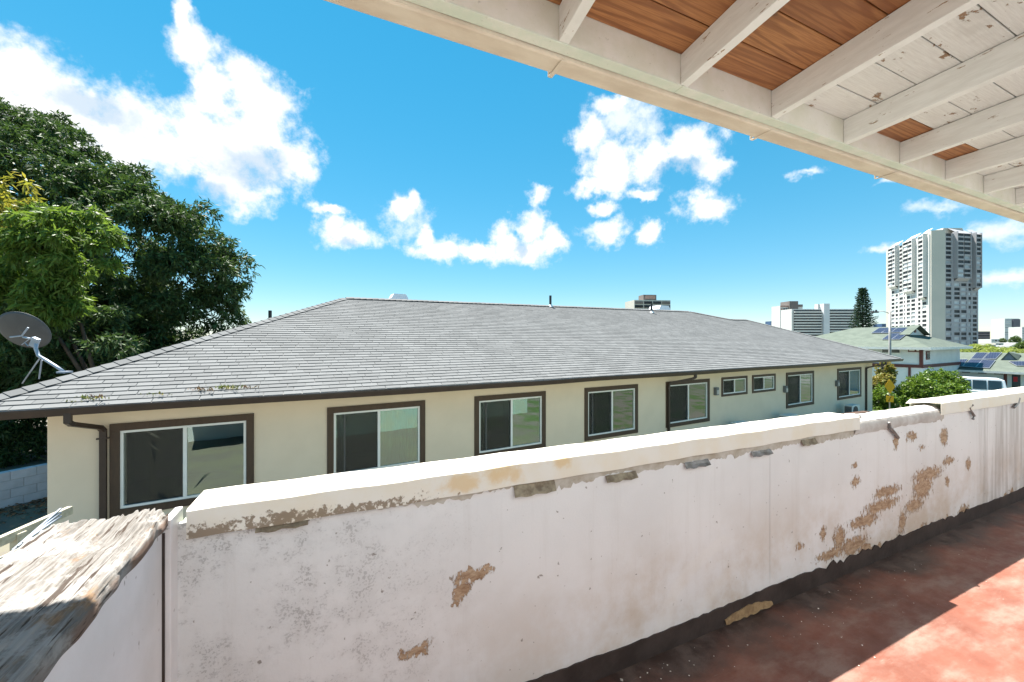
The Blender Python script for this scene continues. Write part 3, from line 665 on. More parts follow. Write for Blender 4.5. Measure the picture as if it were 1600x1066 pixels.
def zroof(y): return EZ+SL*(y-EY)
def shows(c):                                               # big in the photograph and inside its frame
    wp = HF.w((c[0]+.15, c[1]+.07, 0)); u = 800+FPX*wp.x/wp.y
    return (wp.x**2+wp.y**2) if u > 8 else 1e9
cand.sort(key=shows); rest = G()
for i, (x, y) in enumerate(cand):
    me, l2, h2 = variants[rs.randrange(6)]; pz = Vector((x, y, zroof(y)-.004))
    if i < 300: obj('shingle', me, m_shin, hroof, loc=pz)
    else: rest.hexa([pz+p for p in l2], [pz+p for p in h2])
for (xa, xb, y) in cut:                                     # tabs trimmed at the hips
    me, l2, h2 = variants[0]; k_ = (xb-xa)/tw; pz = Vector((xa, y, zroof(y)-.004))
    rest.hexa([pz+Vector((p.x*k_, p.y, p.z)) for p in l2], [pz+Vector((p.x*k_, p.y, p.z)) for p in h2])
stuff(rest.build('shingle_field', m_shin, hroof))
# ridge and hip caps, laid shingle by shingle
def caps(A, B, step=.2, wdt=.15):
    A, B = Vector(A), Vector(B); d = (B-A); n_ = int(d.length/step); d.normalize()
    sd = d.cross(Vector((0, 0, 1))).normalized(); up = sd.cross(d).normalized(); gg = G()
    for i in range(n_):
        p = A+d*step*i; q = A+d*step*(i+1.25); a0, a1 = .050, .034
        for s_ in (-1, 1):
            gg.add([p+up*a0, q+up*a1, q+sd*s_*wdt+up*(a1-wdt*.40), p+sd*s_*wdt+up*(a0-wdt*.40)], [(0, 1, 2, 3) if s_ < 0 else (0, 3, 2, 1)])
        gg.add([p+up*a0, p+sd*wdt+up*(a0-wdt*.40), p+up*(a0-.012), p-sd*wdt+up*(a0-wdt*.40)], [(0, 1, 2, 3)])
    gg.build('ridge_caps', m_shin, hroof)
rest0 = [roof2[0], R1, R2, P3, P4, RC]
for A, B in ((rest0[0], R1), (R2, R1), (P3, R2), (P4, P3), (RC, P4)): caps(A, B)
# eaves: soffit shadow board, gutter with a slight sag, downspouts
g = G(); g.box(LC.x+.02, RC.x-.02, EY+.02, HW-.001, EZ-.075, EZ-.045); g.build('soffit', m_stucco, house)
g = G(); n_ = 70; prof = [(0, .0), (-.02, -.125), (-.10, -.125), (-.135, -.03), (-.135, -.005), (-.128, -.005), (-.122, -.03), (-.095, -.115), (-.03, -.115), (-.015, 0)]; m_ = len(prof); ring = []
for i in range(n_+1):
    xx = LC.x-.05+(RC.x-LC.x+.1)*i/n_; sag = .010*math.sin(i*.35)+(-.020*math.exp(-((xx-hx(830))/1.3)**2))
    ring += [(xx, EY+.01+py, EZ-.012+pz+sag) for py, pz in prof]
g.add(ring, [(i*m_+k, i*m_+(k+1) % m_, (i+1)*m_+(k+1) % m_, (i+1)*m_+k) for i in range(n_) for k in range(m_)]+[tuple(range(m_)), tuple(range(n_*m_, n_*m_+m_))[::-1]])
g.build('gutter', m_brown, house)
g = G(); n_ = 60; ring = []
for i in range(n_+1):
    xx = LC.x+(RC.x-LC.x)*i/n_; ring += [(xx, EY+.02, EZ-.002), (xx, EY-.035, EZ-.010), (xx, EY-.036, EZ-.022+.004*math.sin(i*1.3)+(-.02*math.exp(-((xx-hx(830))/1.3)**2)))]
g.add(ring, [(i*3+k, i*3+k+1, i*3+k+4, i*3+k+3) for i in range(n_) for k in range(2)]); g.build('drip_edge', M('weathered_drip_metal', (.42, .41, .40), (.30, .28, .26), 5, .5, .2, metal=.4), house)
def spout(u, du, side=1):
    x1 = hx(u); x0 = x1+du; zt_ = EZ-.13; y0 = EY-.07; y1 = HW-.05
    pts = [(x0, y0, zt_+.03), (x0, y0, zt_-.10), (x0+(x1-x0)*.12, y0+.04, zt_-.14), (x1-(x1-x0)*.12, y1-.04, zt_-.30), (x1, y1, zt_-.36), (x1, y1, 0.02)]
    g = G()
    for i in range(len(pts)-1):
        A, B = Vector(pts[i]), Vector(pts[i+1]); d = (B-A).normalized(); A -= d*.012; B += d*.012
        s1 = Vector((1, 0, 0)) if abs(d.z) > .9 else d.cross(Vector((0, 0, 1))).normalized(); s2 = d.cross(s1).normalized(); hw_, hd_ = .042, .034
        c4 = [(-1, -1), (1, -1), (1, 1), (-1, 1)]
        g.hexa([A+s1*hw_*p+s2*hd_*q for p, q in c4], [B+s1*hw_*p+s2*hd_*q for p, q in c4])
    o = g.build('downspout', m_brown, house, .006)
    g = G(); g.box(x1-.075, x1+.075, y1-.039, y1+.0, zt_-.50, zt_-.475); g.build('strap', m_brown, o)
spout(163, -.22); spout(1043, .62); spout(1352, .75)
g = G(); g.tube([HF.l(at(1378, 566, 24.0)), HF.l(at(1378, 573, 24.0)), HF.l(at(1380, 577, 24.0))], .04, 6); g.build('downspout_stub', m_brown, house)
# vents on the roof
m_white = M('white_painted_metal', (.78, .80, .84), (.70, .73, .78), 5, .45)
m_black = M('black_vent_pipe', (.03, .03, .032), None, 6, .5)
m_vp = M('white_flashing', (.75, .76, .77), None, 6, .5)
for (u, v, hgt, r_) in ((860, 479.5, .50, .055), (1018, 489, .50, .055)):
    q = rp(u, v); g = G(); g.tube([q+Vector((0, 0, -.05)), q+Vector((0, 0, hgt))], r_, 10); o = g.build('vent_pipe', m_black, hroof, smooth=False)
    g = G(); g.tube([q+Vector((0, -.02, -.03)), q+Vector((0, 0, .09))], .13, 10, .065); g.build('flashing', m_vp, o)
q = HF.l(at(422, 500, 17.0)); g = G(); g.tube([q+Vector((0, 0, -.6)), q+Vector((0, 0, .40))], .07, 10); g.build('vent_pipe', m_black, hroof)
def capvent(u0, u1, v0, v1, dep):
    A = HF.l(at(u0, v1, dep)); B = HF.l(at(u1, v1, dep)); hh = (v1-v0)/FPX*dep; W = (B-A).length; g = G()
    g.prism([(0, -.6), (W, -.6), (W, hh*.45), (W*.86, hh), (W*.14, hh), (0, hh*.45)], 'y', 0, W*.8)
    g.v = [(x+A.x, y+A.y, z+A.z) for x, y, z in g.v]; return g.build('roof_ventilator', m_white, hroof)
capvent(612, 638, 458.5, 470, 15.0); capvent(1030, 1056, 477, 487, 24.5)
# wall lamps
for (u, v) in ((1117, 611), (1225, 608), (1306, 599)):
    q = hit_y(HF, u, v, HW); g = G(); g.box(q.x-.09, q.x+.09, HW-.12, HW-.0005, q.z-.15, q.z+.14); o = g.build('wall_lamp', M('grey_lamp_housing', (.16, .17, .18), None, 4, .5), house, .02)
    g = G(); g.box(q.x-.06, q.x+.06, HW-.134, HW-.12, q.z-.11, q.z+.04); g.build('lamp_shade', M('frosted_lens', (.5, .5, .5), None, 4, .3), o)

# outdoor air conditioning units against the wall
m_ac = M('ivory_ac_metal', (.70, .69, .66), (.64, .63, .60), 4, .5); m_dark = M('dark_grille', (.05, .05, .055), None, 9, .6)
acs = []
for (u, lab) in ((1138, 'boxy ivory air conditioner under the wall below the two small windows'), (1212, 'ivory air conditioner beside the tall window past the two small windows'), (1312, 'ivory air conditioner below the last window at the far end of the cream house')):
    x0 = hx(u); zt_ = {1138: CZ-3.02, 1212: CZ-3.05, 1312: CZ-3.12}[u]; a = fthing(HF, 'air_conditioner', lab, 'air conditioner', (x0, HW-.50, zt_-.62), 'air conditioners along the house wall')
    g = G(); g.box(-.42, .42, -.16, .17, .04, .62); g.build('casing', m_ac, a, .012)
    g = G(); g.tube([(-.08, -.162, .32), (-.08, -.185, .32)], .25, 20); g.build('fan_grille', m_dark, a)
    for k in range(7): g = G(); g.box(-.435, -.421, -.13+.04*k, -.105+.04*k, .1, .56); g.build('slat', m_dark, a)
    g = G(); g.box(-.32, -.26, -.14, .15, -(zt_-.62)+.004, .04); g.box(.26, .32, -.14, .15, -(zt_-.62)+.004, .04); g.build('stand', m_dark, a)

# weeds rooted in the gutter
m_weed = M('yellow_green_weed', (.20, .26, .05), (.30, .24, .06), 12, .7, vary=.35); m_weed2 = M('reddish_weed', (.26, .12, .07), (.30, .20, .07), 12, .7, vary=.3)
for (u, v, n_, hgt, mm_, lab) in ((112, 628, 30, .05, m_weed, 'low yellow-green weeds in the gutter nearest the roof corner'), (138, 624, 46, .08, m_weed, 'tuft of green weeds in the gutter above the downspout'), (150, 622, 20, .09, m_weed2, 'thin reddish weed beside the green tuft above the downspout'),
    (240, 617, 22, .07, m_weed, 'small isolated green weed in the gutter over the biggest window'), (310, 611, 40, .10, m_weed2, 'brownish weeds in the gutter left of the tallest weed tuft'), (350, 608, 70, .12, m_weed, 'tallest yellow-green weed tuft growing from the brown gutter'), (385, 607, 25, .09, m_weed2, 'reddish dry weed at the end of the gutter weeds')):
    q = HF.w(rp(u, v)); P = np.array([[q.x, q.y, q.z+.0]])+RNG.normal(size=(n_, 3))*np.array([.14, .03, .008]); D = RNG.normal(size=(n_, 3))*np.array([.5, .5, .3])+np.array([0, 0, 1.0])
    o = obj('weed', leaf_mesh('weed', P-np.array(q), D, RNG.uniform(.4, 1.1, n_)*hgt, np.full(n_, .011)), mm_); o.location = q; tag(o, lab, 'weed', 'weeds in the gutter')

# satellite dish on the hip
m_dish = M('grey_dish', (.075, .08, .088), (.06, .063, .07), 3, .5); m_galv = M('galvanised_tube', (.36, .40, .47), (.28, .32, .38), 8, .5, metal=.3)
dp = at(34, 518, 7.35); foot = at(101, 581, 6.95); ds = thing('satellite_dish', 'dark grey satellite dish on a bent galvanised mast at the roof hip', 'satellite dish', foot)
ax = (Vector((.12, -.80, -.42))).normalized(); u_ = ax.cross(Vector((0, 0, 1))).normalized(); v_ = u_.cross(ax).normalized(); g = G(); nr, ns = 8, 36; ring = []
for i in range(nr+1):
    for k in range(ns):
        q = 2*math.pi*k/ns; rr_ = .385*i/nr; ring.append(dp-foot+u_*math.cos(q)*rr_*1.06+v_*math.sin(q)*rr_*.98-ax*(.33*rr_*rr_))
g.add(ring, [(i*ns+k, i*ns+(k+1) % ns, (i+1)*ns+(k+1) % ns, (i+1)*ns+k) for i in range(nr) for k in range(ns)])
o = g.build('reflector', m_dish, ds, smooth=True); md = o.modifiers.new('thick', 'SOLIDIFY'); md.thickness = .008
def dp_(u, v, d): return at(u, v, d)-foot
g = G(); g.tube([dp_(57, 529, 7.0), dp_(56, 545, 6.98), dp_(60, 556, 6.97), dp_(72, 563, 6.96), dp_(88, 573, 6.95), dp_(101, 582, 6.95)], .026, 10); g.build('mast', m_galv, ds, smooth=True)
g = G(); g.tube([dp_(62, 560, 6.97), dp_(35, 599, 7.25)], .012, 6); g.build('strut', m_galv, ds)
g = G(); g.tube([dp_(65, 563, 6.97), dp_(61, 592, 7.1)], .011, 6); g.build('strut', m_galv, ds)
g = G(); g.tube([dp_(16, 527, 7.2), dp_(34, 525, 7.15), dp_(44, 512, 7.15)], .014, 6); g.tube([dp_(36, 527, 7.15), dp_(57, 531, 7.0)], .016, 6); g.build('back_bracket', m_galv, ds)
g = G(); g.box(-.05, .05, -.03, .03, -.10, .07); o = g.build('mast_clamp', m_galv, ds, .006, loc=dp_(55, 534, 6.99)); o.rotation_euler = (.2, .5, .2)
g = G(); g.tube([dp_(50, 527, 7.0), dp_(34, 539, 7.1)], .007, 5); g.tube([dp_(38, 535, 7.08), dp_(44, 541, 7.05)], .007, 5); g.build('feed_rod', m_galv, ds)
g = G(); g.box(-.07, .07, -.07, .07, -.02, .01); g.build('foot_plate', m_galv, ds)

# low blockwork wall and timber rail beside the house
m_blk = M('pale_blue_grey_block', (.58, .60, .66), (.48, .50, .55), 3, .85, .5, 50, vary=.06)
bA = at(-40, 808, 8.55); bA.z = 0; bB = at(82, 778, 9.6); bB.z = 0; an = math.atan2(bB.y-bA.y, bB.x-bA.x); BLF = Frame(bA, an); Ln = (bB-bA).length+1.5
bw = fthing(BLF, 'block_wall', 'low pale painted block wall in the shade beside the cream house', 'wall')
g = G(); g.box(-2.5, Ln, .012, .18, -.2, .795); g.build('mortar_core', M('mortar', (.46, .47, .5), None, 8, .9), bw)
g0 = G(); g0.box(.004, .392, 0, .19, .004, .196); meb = g0.mesh('block'); meb.materials.append(m_blk)
for r_ in range(4):
    x = -2.5+(.2 if r_ % 2 else 0)
    while x < Ln-.4: obj('block', meb, m_blk, bw, .006, loc=(x, rs.uniform(-.002, .002), r_*.2)); x += .4
m_rail = M('old_pale_timber', (.50, .46, .36), (.38, .34, .26), 6, .8, .4, 30, stretch=(.4, 3, 3))
rl = thing('timber_rail', 'old pale timber rail with a post below the side wall', 'railing', (0, 0, 0))
def bar(A, B, w_, h_, name, par_, m_=m_rail):
    A, B = Vector(A), Vector(B); d = (B-A).normalized(); s1 = d.cross(Vector((0, 0, 1))).normalized() if abs(d.z) < .95 else Vector((1, 0, 0)); s2 = s1.cross(d).normalized(); g = G(); c4 = [(-1, -1), (1, -1), (1, 1), (-1, 1)]
    g.hexa([A+s1*w_*p+s2*h_*q for p, q in c4], [B+s1*w_*p+s2*h_*q for p, q in c4]); return g.build(name, m_, par_, .004)
bar(at(-60, 873, 3.9), at(110, 797, 5.0), .03, .05, 'top_rail', rl); bar(at(-60, 905, 3.9), at(110, 826, 5.0), .03, .035, 'middle_rail', rl); bar(at(29, 832, 4.4), at(29, 905, 4.4)+Vector((0, 0, -1.3)), .045, .045, 'post', rl)
for k in range(3): bar(at(20+8*k, 860-6*k, 3.4), at(95, 795+6*k, 4.3), .009, .009, 'cable', rl, m_galv)
# leaf litter on the strip in front of the block wall
n_ = 1400; P = np.stack([RNG.uniform(-2.2, Ln-.2, n_), -np.abs(RNG.normal(0, .55, n_))-.03, RNG.uniform(.005, .04, n_)], 1)
o = obj('leaf_litter', leaf_mesh('leaf_litter', P, RNG.normal(size=(n_, 3))*np.array([1, 1, .12]), RNG.uniform(.05, .14, n_), np.full(n_, .018)), M('dry_leaves', (.26, .15, .08), (.12, .07, .04), 9, .8, vary=.5)); o.location = BLF.o; o.rotation_euler.z = BLF.a
tag(o, 'dry brown leaf litter on the ground before the block wall', 'leaves'); stuff(o)

# ------------------------------------------------------------------ trees on the left
def leafmat(name, c1, c2, trans=.35, vary=.35, rough=.42):
    m, nt, b = mat_nodes(name); out = [x for x in nt.n if x.type == 'OUTPUT_MATERIAL'][0]
    r = nt.new('ShaderNodeNewGeometry').outputs['Random Per Island']
    po = nt.obj(); cl = nt.smooth(nt.noise(po, .55, 3), .38, .62)
    col = nt.mix(nt.math('FRACT', nt.math('ADD', r, nt.math('MULTIPLY', cl, .5))), c1, c2)
    k = nt.math('MULTIPLY_ADD', nt.math('FRACT', nt.math('MULTIPLY', r, 17.3)), 2*vary, 1-vary)
    col = nt.mix(1.0, col, nt.comb(k, k, k), 'MULTIPLY'); nt.put(b.inputs['Base Color'], col); b.inputs['Roughness'].default_value = rough; b.inputs['Specular IOR Level'].default_value = .3
    tl = nt.new('ShaderNodeBsdfTranslucent'); nt.put(tl.inputs[0], nt.mix(.5, col, (c2[0]*1.6, c2[1]*1.7, c2[2]*.8)))
    mx = nt.new('ShaderNodeMixShader'); mx.inputs[0].default_value = trans
    nt.l.new(b.outputs[0], mx.inputs[1]); nt.l.new(tl.outputs[0], mx.inputs[2]); nt.l.new(mx.outputs[0], out.inputs[0]); return m
def crown(lobes, nclus, nleaf, llen, lw, droop=.55, seed=1, inner=.25, bough=0.0):
    """leaf rosettes gathered in boughs on the skins of overlapping lobes (x, y, z, r), with some inside"""
    rg = np.random.default_rng(seed); L = np.array(lobes, float); wgt = L[:, 3]**2; wgt /= wgt.sum(); P = []; N = []
    if bough:                                     # first the boughs, then rosettes over each bough's outer side
        per = 26; nb = nclus//per+1; C = []; CN = []
        while len(C) < nb:
            k = rg.choice(len(L), p=wgt); d = rg.normal(size=3); d /= np.linalg.norm(d)
            rad = rg.uniform(.50, .85) if rg.random() < inner else rg.uniform(.80, 1.10)
            q = L[k, :3]+d*L[k, 3]*rad
            deep = np.min(np.linalg.norm(q-L[:, :3], axis=1)/L[:, 3])
            if deep > .60 and (d[1] < .3 or rg.random() < .35): C.append(q); CN.append(d)
        C = np.array(C); CN = np.array(CN); br = rg.uniform(.55, 1.35, nb)*bough
        k = np.repeat(np.arange(nb), per); n0 = len(k); d = rg.normal(size=(n0, 3))+CN[k]*.7+np.array([0, 0, .45]); d /= np.linalg.norm(d, axis=1, keepdims=True)
        P = C[k]+d*(br[k]*rg.uniform(.55, 1.05, n0))[:, None]*np.array([1.15, 1.15, .8]); N = d; nclus = n0
    else:
        while sum(len(p) for p in P) < nclus:
            k = rg.choice(len(L), 4000, p=wgt); d = rg.normal(size=(4000, 3)); d /= np.linalg.norm(d, axis=1, keepdims=True)
            rad = np.where(rg.random(4000) < inner, rg.uniform(.55, .95, 4000), rg.uniform(.88, 1.10, 4000))
            lump = 1+.12*np.sin(d[:, 0]*7+k)*np.sin(d[:, 2]*8+2*k)+.10*np.sin(d[:, 1]*13+d[:, 2]*11+k)
            q = L[k, :3]+d*(L[k, 3]*rad*lump)[:, None]
            deep = np.min(np.linalg.norm(q[:, None]-L[None, :, :3], axis=2)/L[None, :, 3], axis=1)
            ok = (deep > .62) & ((d[:, 1] < .25) | (rg.random(4000) < .35)); P.append(q[ok]); N.append(d[ok])
        P = np.concatenate(P)[:nclus]; N = np.concatenate(N)[:nclus]
    PP = np.repeat(P, nleaf, 0)+rg.normal(size=(nclus*nleaf, 3))*llen*.22
    D = rg.normal(size=(nclus*nleaf, 3))*.8+np.repeat(N, nleaf, 0)*.6; D[:, 2] -= droop
    n = len(PP); return leaf_mesh('crown', PP, D, rg.uniform(.65, 1.2, n)*llen, rg.uniform(.8, 1.2, n)*lw), P
def px_lobe(u, v, rpx, dep): q = at(u, v, dep); return (q.x, q.y, q.z, rpx/FPX*dep)
def limbs(base, tips, r0, par_, m_):
    g = G(); base = Vector(base); fork = base+Vector((0, 0, (min(t[2] for t in tips)-base.z)*.45)); g.tube([base, base.lerp(fork, .5)+Vector((.1, 0, 0)), fork], r0, 10, r0*.75); g.build('trunk', m_, par_, smooth=True)
    for t in tips:
        t = Vector(t); mid = fork.lerp(t, .5)+Vector((rs.uniform(-.4, .4), rs.uniform(-.4, .4), .35)); g = G(); g.tube([fork-Vector((0, 0, .2)), mid, t], r0*.5, 7, r0*.12); g.build('limb', m_, par_, smooth=True)
m_bark = M('grey_brown_bark', (.11, .085, .065), (.07, .055, .042), 6, .9, .8, 14, .02, stretch=(2, 2, .5))
ml_dark = leafmat('mango_leaf', (.029, .060, .020), (.062, .106, .030), .22, .45, .62)
ml_lite = leafmat('young_mango_leaf', (.070, .140, .024), (.140, .205, .038), .38, .40, .50)
ml_red = leafmat('yellowing_leaf', (.16, .21, .03), (.26, .22, .04), .4, .3)
LOB = [(-40,310,150,17),(20,270,112,16.5),(75,300,98,16),(135,335,100,15.5),(190,370,98,15),(245,400,96,15),(290,395,70,15.2),(285,440,86,15.5),(300,495,70,15.5),(150,440,120,15),(60,420,130,15),(-40,480,150,14.5),(60,540,120,14.5),(180,530,110,15),(-20,640,110,13.5),(60,690,90,13.5),(105,500,42,11.2),(40,520,56,11.3),(150,500,42,11.6),(185,545,46,11.8),(75,560,46,11.2),(-10,580,60,11)]
tree = thing('mango_tree', 'huge dark green mango tree towering behind the satellite dish', 'tree', (-15.5, 16.5, 0))
lob = [px_lobe(*q) for q in LOB]; lob = [(x+15.5, y-16.5, z, r) for x, y, z, r in lob]
me, P = crown([(a, b_, c_, r*.90) for a, b_, c_, r in lob], 27000, 10, .225, .029, .6, 2, .30, .50); obj('crown', me, ml_dark, tree)
limbs((0, 0, -.2), [lob[i][:3] for i in (1, 3, 5, 7, 9, 10, 13)], .5, tree, m_bark)
t2 = thing('young_mango_tree', 'bright yellow-green leafy tree in front of the dark mango tree', 'tree', (-11.6, 11.3, 0))
LOB2 = [(60,468,42,10.7),(118,372,52,10.5),(70,372,50,10.6),(60,425,62,10.8),(128,420,34,10.4),(10,430,50,10.8),(100,455,40,10.6),(-30,400,60,11)]
lob2 = [(x+11.6, y-11.3, z, r) for x, y, z, r in [px_lobe(*q) for q in LOB2]]
me, P = crown([(a, b_, c_-.12, r*.80) for a, b_, c_, r in lob2], 2300, 10, .21, .025, .9, 5, .15, .25); obj('crown', me, ml_lite, t2)
me, P = crown([tuple(a-b for a, b in zip(px_lobe(22, 305, 26, 10.6)[:3], (-11.6, 11.3, 0)))+(px_lobe(22, 305, 26, 10.6)[3],), tuple(a-b for a, b in zip(px_lobe(-15, 330, 40, 10.8)[:3], (-11.6, 11.3, 0)))+(.65,)], 80, 11, .22, .028, 1.0, 6, .2); obj('yellow_shoots', me, ml_red, t2)
limbs((0, 0, -.2), [l[:3] for l in (lob2[0], lob2[3], lob2[5])], .13, t2, m_bark)

# ------------------------------------------------------------------ hedge, sign, street lamp, pickup and green-roofed houses on the right
def ground_at(u, dep): q = at(u, 533, dep); return tz(q.x, q.y)
ml_h = leafmat('hedge_leaf', (.060, .120, .020), (.140, .210, .030), .30, .35, .42); ml_c = leafmat('croton_leaf', (.16, .20, .04), (.26, .19, .05), .3, .3)
def bush(name, lab, lobes_px, ncl, m_, seed, ll=.16, grp='shrubs by the street'):
    c = px_lobe(*lobes_px[0]); bz = tz(c[0], c[1]); t = thing(name, lab, 'shrub', (c[0], c[1], bz), 0, grp)
    lb = [(a-c[0], b_-c[1], z-bz, r) for a, b_, z, r in [px_lobe(*q) for q in lobes_px]]
    me, P = crown(lb, ncl, 9, ll, .042, .1, seed, .3); obj('foliage', me, m_, t)
    g = G()
    for k in range(4): q = lb[k % len(lb)]; g.tube([(rs.uniform(-.2, .2), rs.uniform(-.2, .2), 0), (q[0]*.6, q[1]*.6, q[2]*.7)], .05, 6, .02)
    g.build('stem', m_bark, t); return t
bush('green_shrub', 'big bright green shrub in front of the white pickup', [(1458,606,24,27),(1478,602,20,27),(1436,616,24,26),(1482,624,24,26),(1450,636,30,26)], 2600, ml_h, 21)
bush('green_shrub', 'rounded green shrub right behind the yellow diamond sign', [(1410,626,24,27),(1397,642,26,27),(1420,646,28,26)], 1300, ml_h, 22)
bush('green_shrub', 'dark green shrub against the end of the cream house', [(1375,624,17,25.5),(1371,650,24,25.5)], 900, ml_h, 23)
bush('croton_shrub', 'yellow and orange croton shrub beside the end of the cream house', [(1371,600,11,26.5),(1383,594,9,26.8)], 420, ml_c, 24)
bush('palm_shrub', 'thin yellowish shrub above the croton next to the steel pole', [(1382,575,9,27.5),(1384,583,10,27.5)], 160, ml_c, 25)
# yellow warning sign
m_yel = M('yellow_sign_sheet', (.80, .44, .015), (.76, .40, .012), 3, .45); m_steel = M('grey_sign_post', (.33, .32, .30), (.26, .25, .24), 5, .5, metal=.4)
q = at(1390.5, 604, 24.3); gz = tz(q.x, q.y); sg = thing('warning_sign', 'yellow diamond warning sign with a small plate below it', 'sign', (q.x, q.y, gz), R(-28))
zc = q.z-gz; g = G(); s_ = .46; g.prism([(-s_*.55, zc), (0, zc-s_), (s_*.55, zc), (0, zc+s_)], 'y', -.012, .0); g.build('sign_plate', m_yel, sg, .004)
g = G(); g.prism([(-.17, zc-.95), (.17, zc-.95), (.17, zc-.58), (-.17, zc-.58)], 'y', -.012, 0); g.build('lower_plate', m_yel, sg, .004)
g = G()
for k in range(3): g.add([(-.09+.04*k, -.0155, zc-.90+.1*k), (-.04+.04*k, -.0155, zc-.90+.1*k), (-.01+.04*k, -.0155, zc-.83+.1*k), (-.06+.04*k, -.0155, zc-.83+.1*k)], [(0, 1, 2, 3)])
g.build('plate_marks', M('dark_marks', (.05, .04, .02), None, 3, .6), sg)
g = G(); g.tube([(0, .03, 0), (0, .03, zc+.3)], .03, 8); g.build('post', m_steel, sg)
# street lamp
q = at(1390.5, 533, 31); gz = tz(q.x, q.y); lp = thing('street_lamp', 'tall thin steel street lamp rising behind the yellow sign', 'street lamp', (q.x, q.y, gz)); zt_ = at(1390, 487, 31).z-gz
g = G(); g.tube([(0, 0, 0), (0, 0, zt_)], .10, 10, .075); g.build('pole', m_steel, lp, smooth=True)
dl = at(1369, 489, 31)-at(1390, 489, 31); g = G(); g.tube([(0, 0, zt_-.15), (dl.x*.5, 0, zt_+.02), (dl.x, 0, zt_-.02)], .035, 8); g.build('arm', M('pale_lamp_arm', (.6, .6, .58), None, 4, .5), lp, smooth=True)
g = G(); g.box(dl.x-.36, dl.x+.12, -.12, .12, zt_-.10, zt_+.02); g.build('lamp_head', m_dark, lp, .04); g = G(); g.box(dl.x-.08, dl.x+.02, -.05, .05, zt_+.022, zt_+.14); g.build('photocell', m_dark, lp, .02)
# pickup
m_car = M('white_car_paint', (.74, .76, .80), (.70, .72, .76), 1, .25, spec=.6); m_cg = M('tinted_car_glass', (.03, .045, .05), (.02, .03, .035), 2, .08, spec=.8); m_tyre = M('tyre_rubber', (.02, .02, .02), None, 8, .85)
q = at(1519, 590, 32.5); gz = tz(q.x, q.y); pk = thing('pickup_truck', 'white crew cab pickup parked before the low green-roofed house', 'pickup', (q.x, q.y, gz), R(136))
Hh = q.z-gz
def py(z): return z*Hh/1.85
g = G(); prof = [(-2.7, .45), (2.75, .45), (2.75, .95), (2.62, 1.05), (1.45, 1.13), (-2.7, 1.10)]; g.prism([(x, py(z)) for x, z in prof], 'y', -.95, .95); g.build('body', m_car, pk, .05)
g = G(); cb_ = [(-1.75, 1.12), (1.5, 1.13), (.72, 1.82), (.45, 1.86), (-1.35, 1.85), (-1.6, 1.78)]
n6 = len(cb_); vs = []
for yy in (-.90, .90): vs += [(x, yy*(1 if z < 1.3 else .82), py(z)) for x, z in cb_]
g.add(vs, [tuple(range(n6)), tuple(range(n6, 2*n6))[::-1]]+[(i, n6+i, n6+(i+1) % n6, (i+1) % n6) for i in range(n6)]); g.build('cab', m_car, pk, .04)
for (xa, xb) in ((-1.45, -.75), (-.68, .05), (.12, .78)):
    for sd in (-1, 1):
        g = G(); y0 = .905; xt = min(xb, .55) if xb > .5 else xb
        g.add([(xa, sd*(y0-.01), py(1.2)), (xb+(.28 if xb > .5 else 0), sd*(y0-.01), py(1.2)), (xt, sd*(.765), py(1.74)), (xa+.02, sd*(.765), py(1.74))], [(0, 1, 2, 3)]); o = g.build('side_window', m_cg, pk); md = o.modifiers.new('t', 'SOLIDIFY'); md.thickness = .02; md.offset = 0
g = G(); g.add([(1.44, -.78, py(1.19)), (1.44, .78, py(1.19)), (.80, .66, py(1.77)), (.80, -.66, py(1.77))], [(0, 1, 2, 3)]); o = g.build('windscreen', m_cg, pk); md = o.modifiers.new('t', 'SOLIDIFY'); md.thickness = .03; md.offset = 0
for xx in (-1.75, 1.75):
    for sd in (-1, 1):
        g = G(); g.tube([(xx, sd*.74, .38), (xx, sd*.97, .38)], .38, 18); o = g.build('wheel', m_tyre, pk, .02); g = G(); g.tube([(xx, sd*.965, .38), (xx, sd*.985, .38)], .21, 14); g.build('rim', m_galv, o)
for sd in (-1, 1): g = G(); g.box(2.70, 2.77, sd*.8-.13, sd*.8+.13, py(.78), py(.94)); g.build('headlight', M('headlight_lens', (.7, .7, .7), None, 3, .15), pk, .02)

# green-roofed houses
m_groof = M('green_shingle', (.100, .122, .098), (.076, .095, .076), 1.6, .9, .5, 40, .01); m_hw = M('pale_blue_white_siding', (.66, .69, .70), (.60, .63, .65), 1.2, .8); m_fas = M('white_fascia', (.74, .74, .72), None, 3, .6); m_maroon = M('maroon_trim', (.12, .035, .03), None, 3, .6)
m_wdark = M('dark_window_glass', (.03, .04, .045), (.05, .06, .06), 1, .12, spec=.7)
m_pv, nt, b = mat_nodes('solar_cells'); po = nt.obj(); x, y, z = nt.sep(po)
lines = nt.math('MAXIMUM', nt.smooth(nt.math('PINGPONG', x, .083), .0065, .002), nt.smooth(nt.math('PINGPONG', y, .083), .0065, .002))
nt.put(b.inputs['Base Color'], nt.mix(lines, (.010, .014, .034), (.16, .18, .24))); b.inputs['Roughness'].default_value = .35; b.inputs['Specular IOR Level'].default_value = .25; m_alu = M('aluminium_frame', (.55, .56, .58), None, 4, .35, metal=.7)
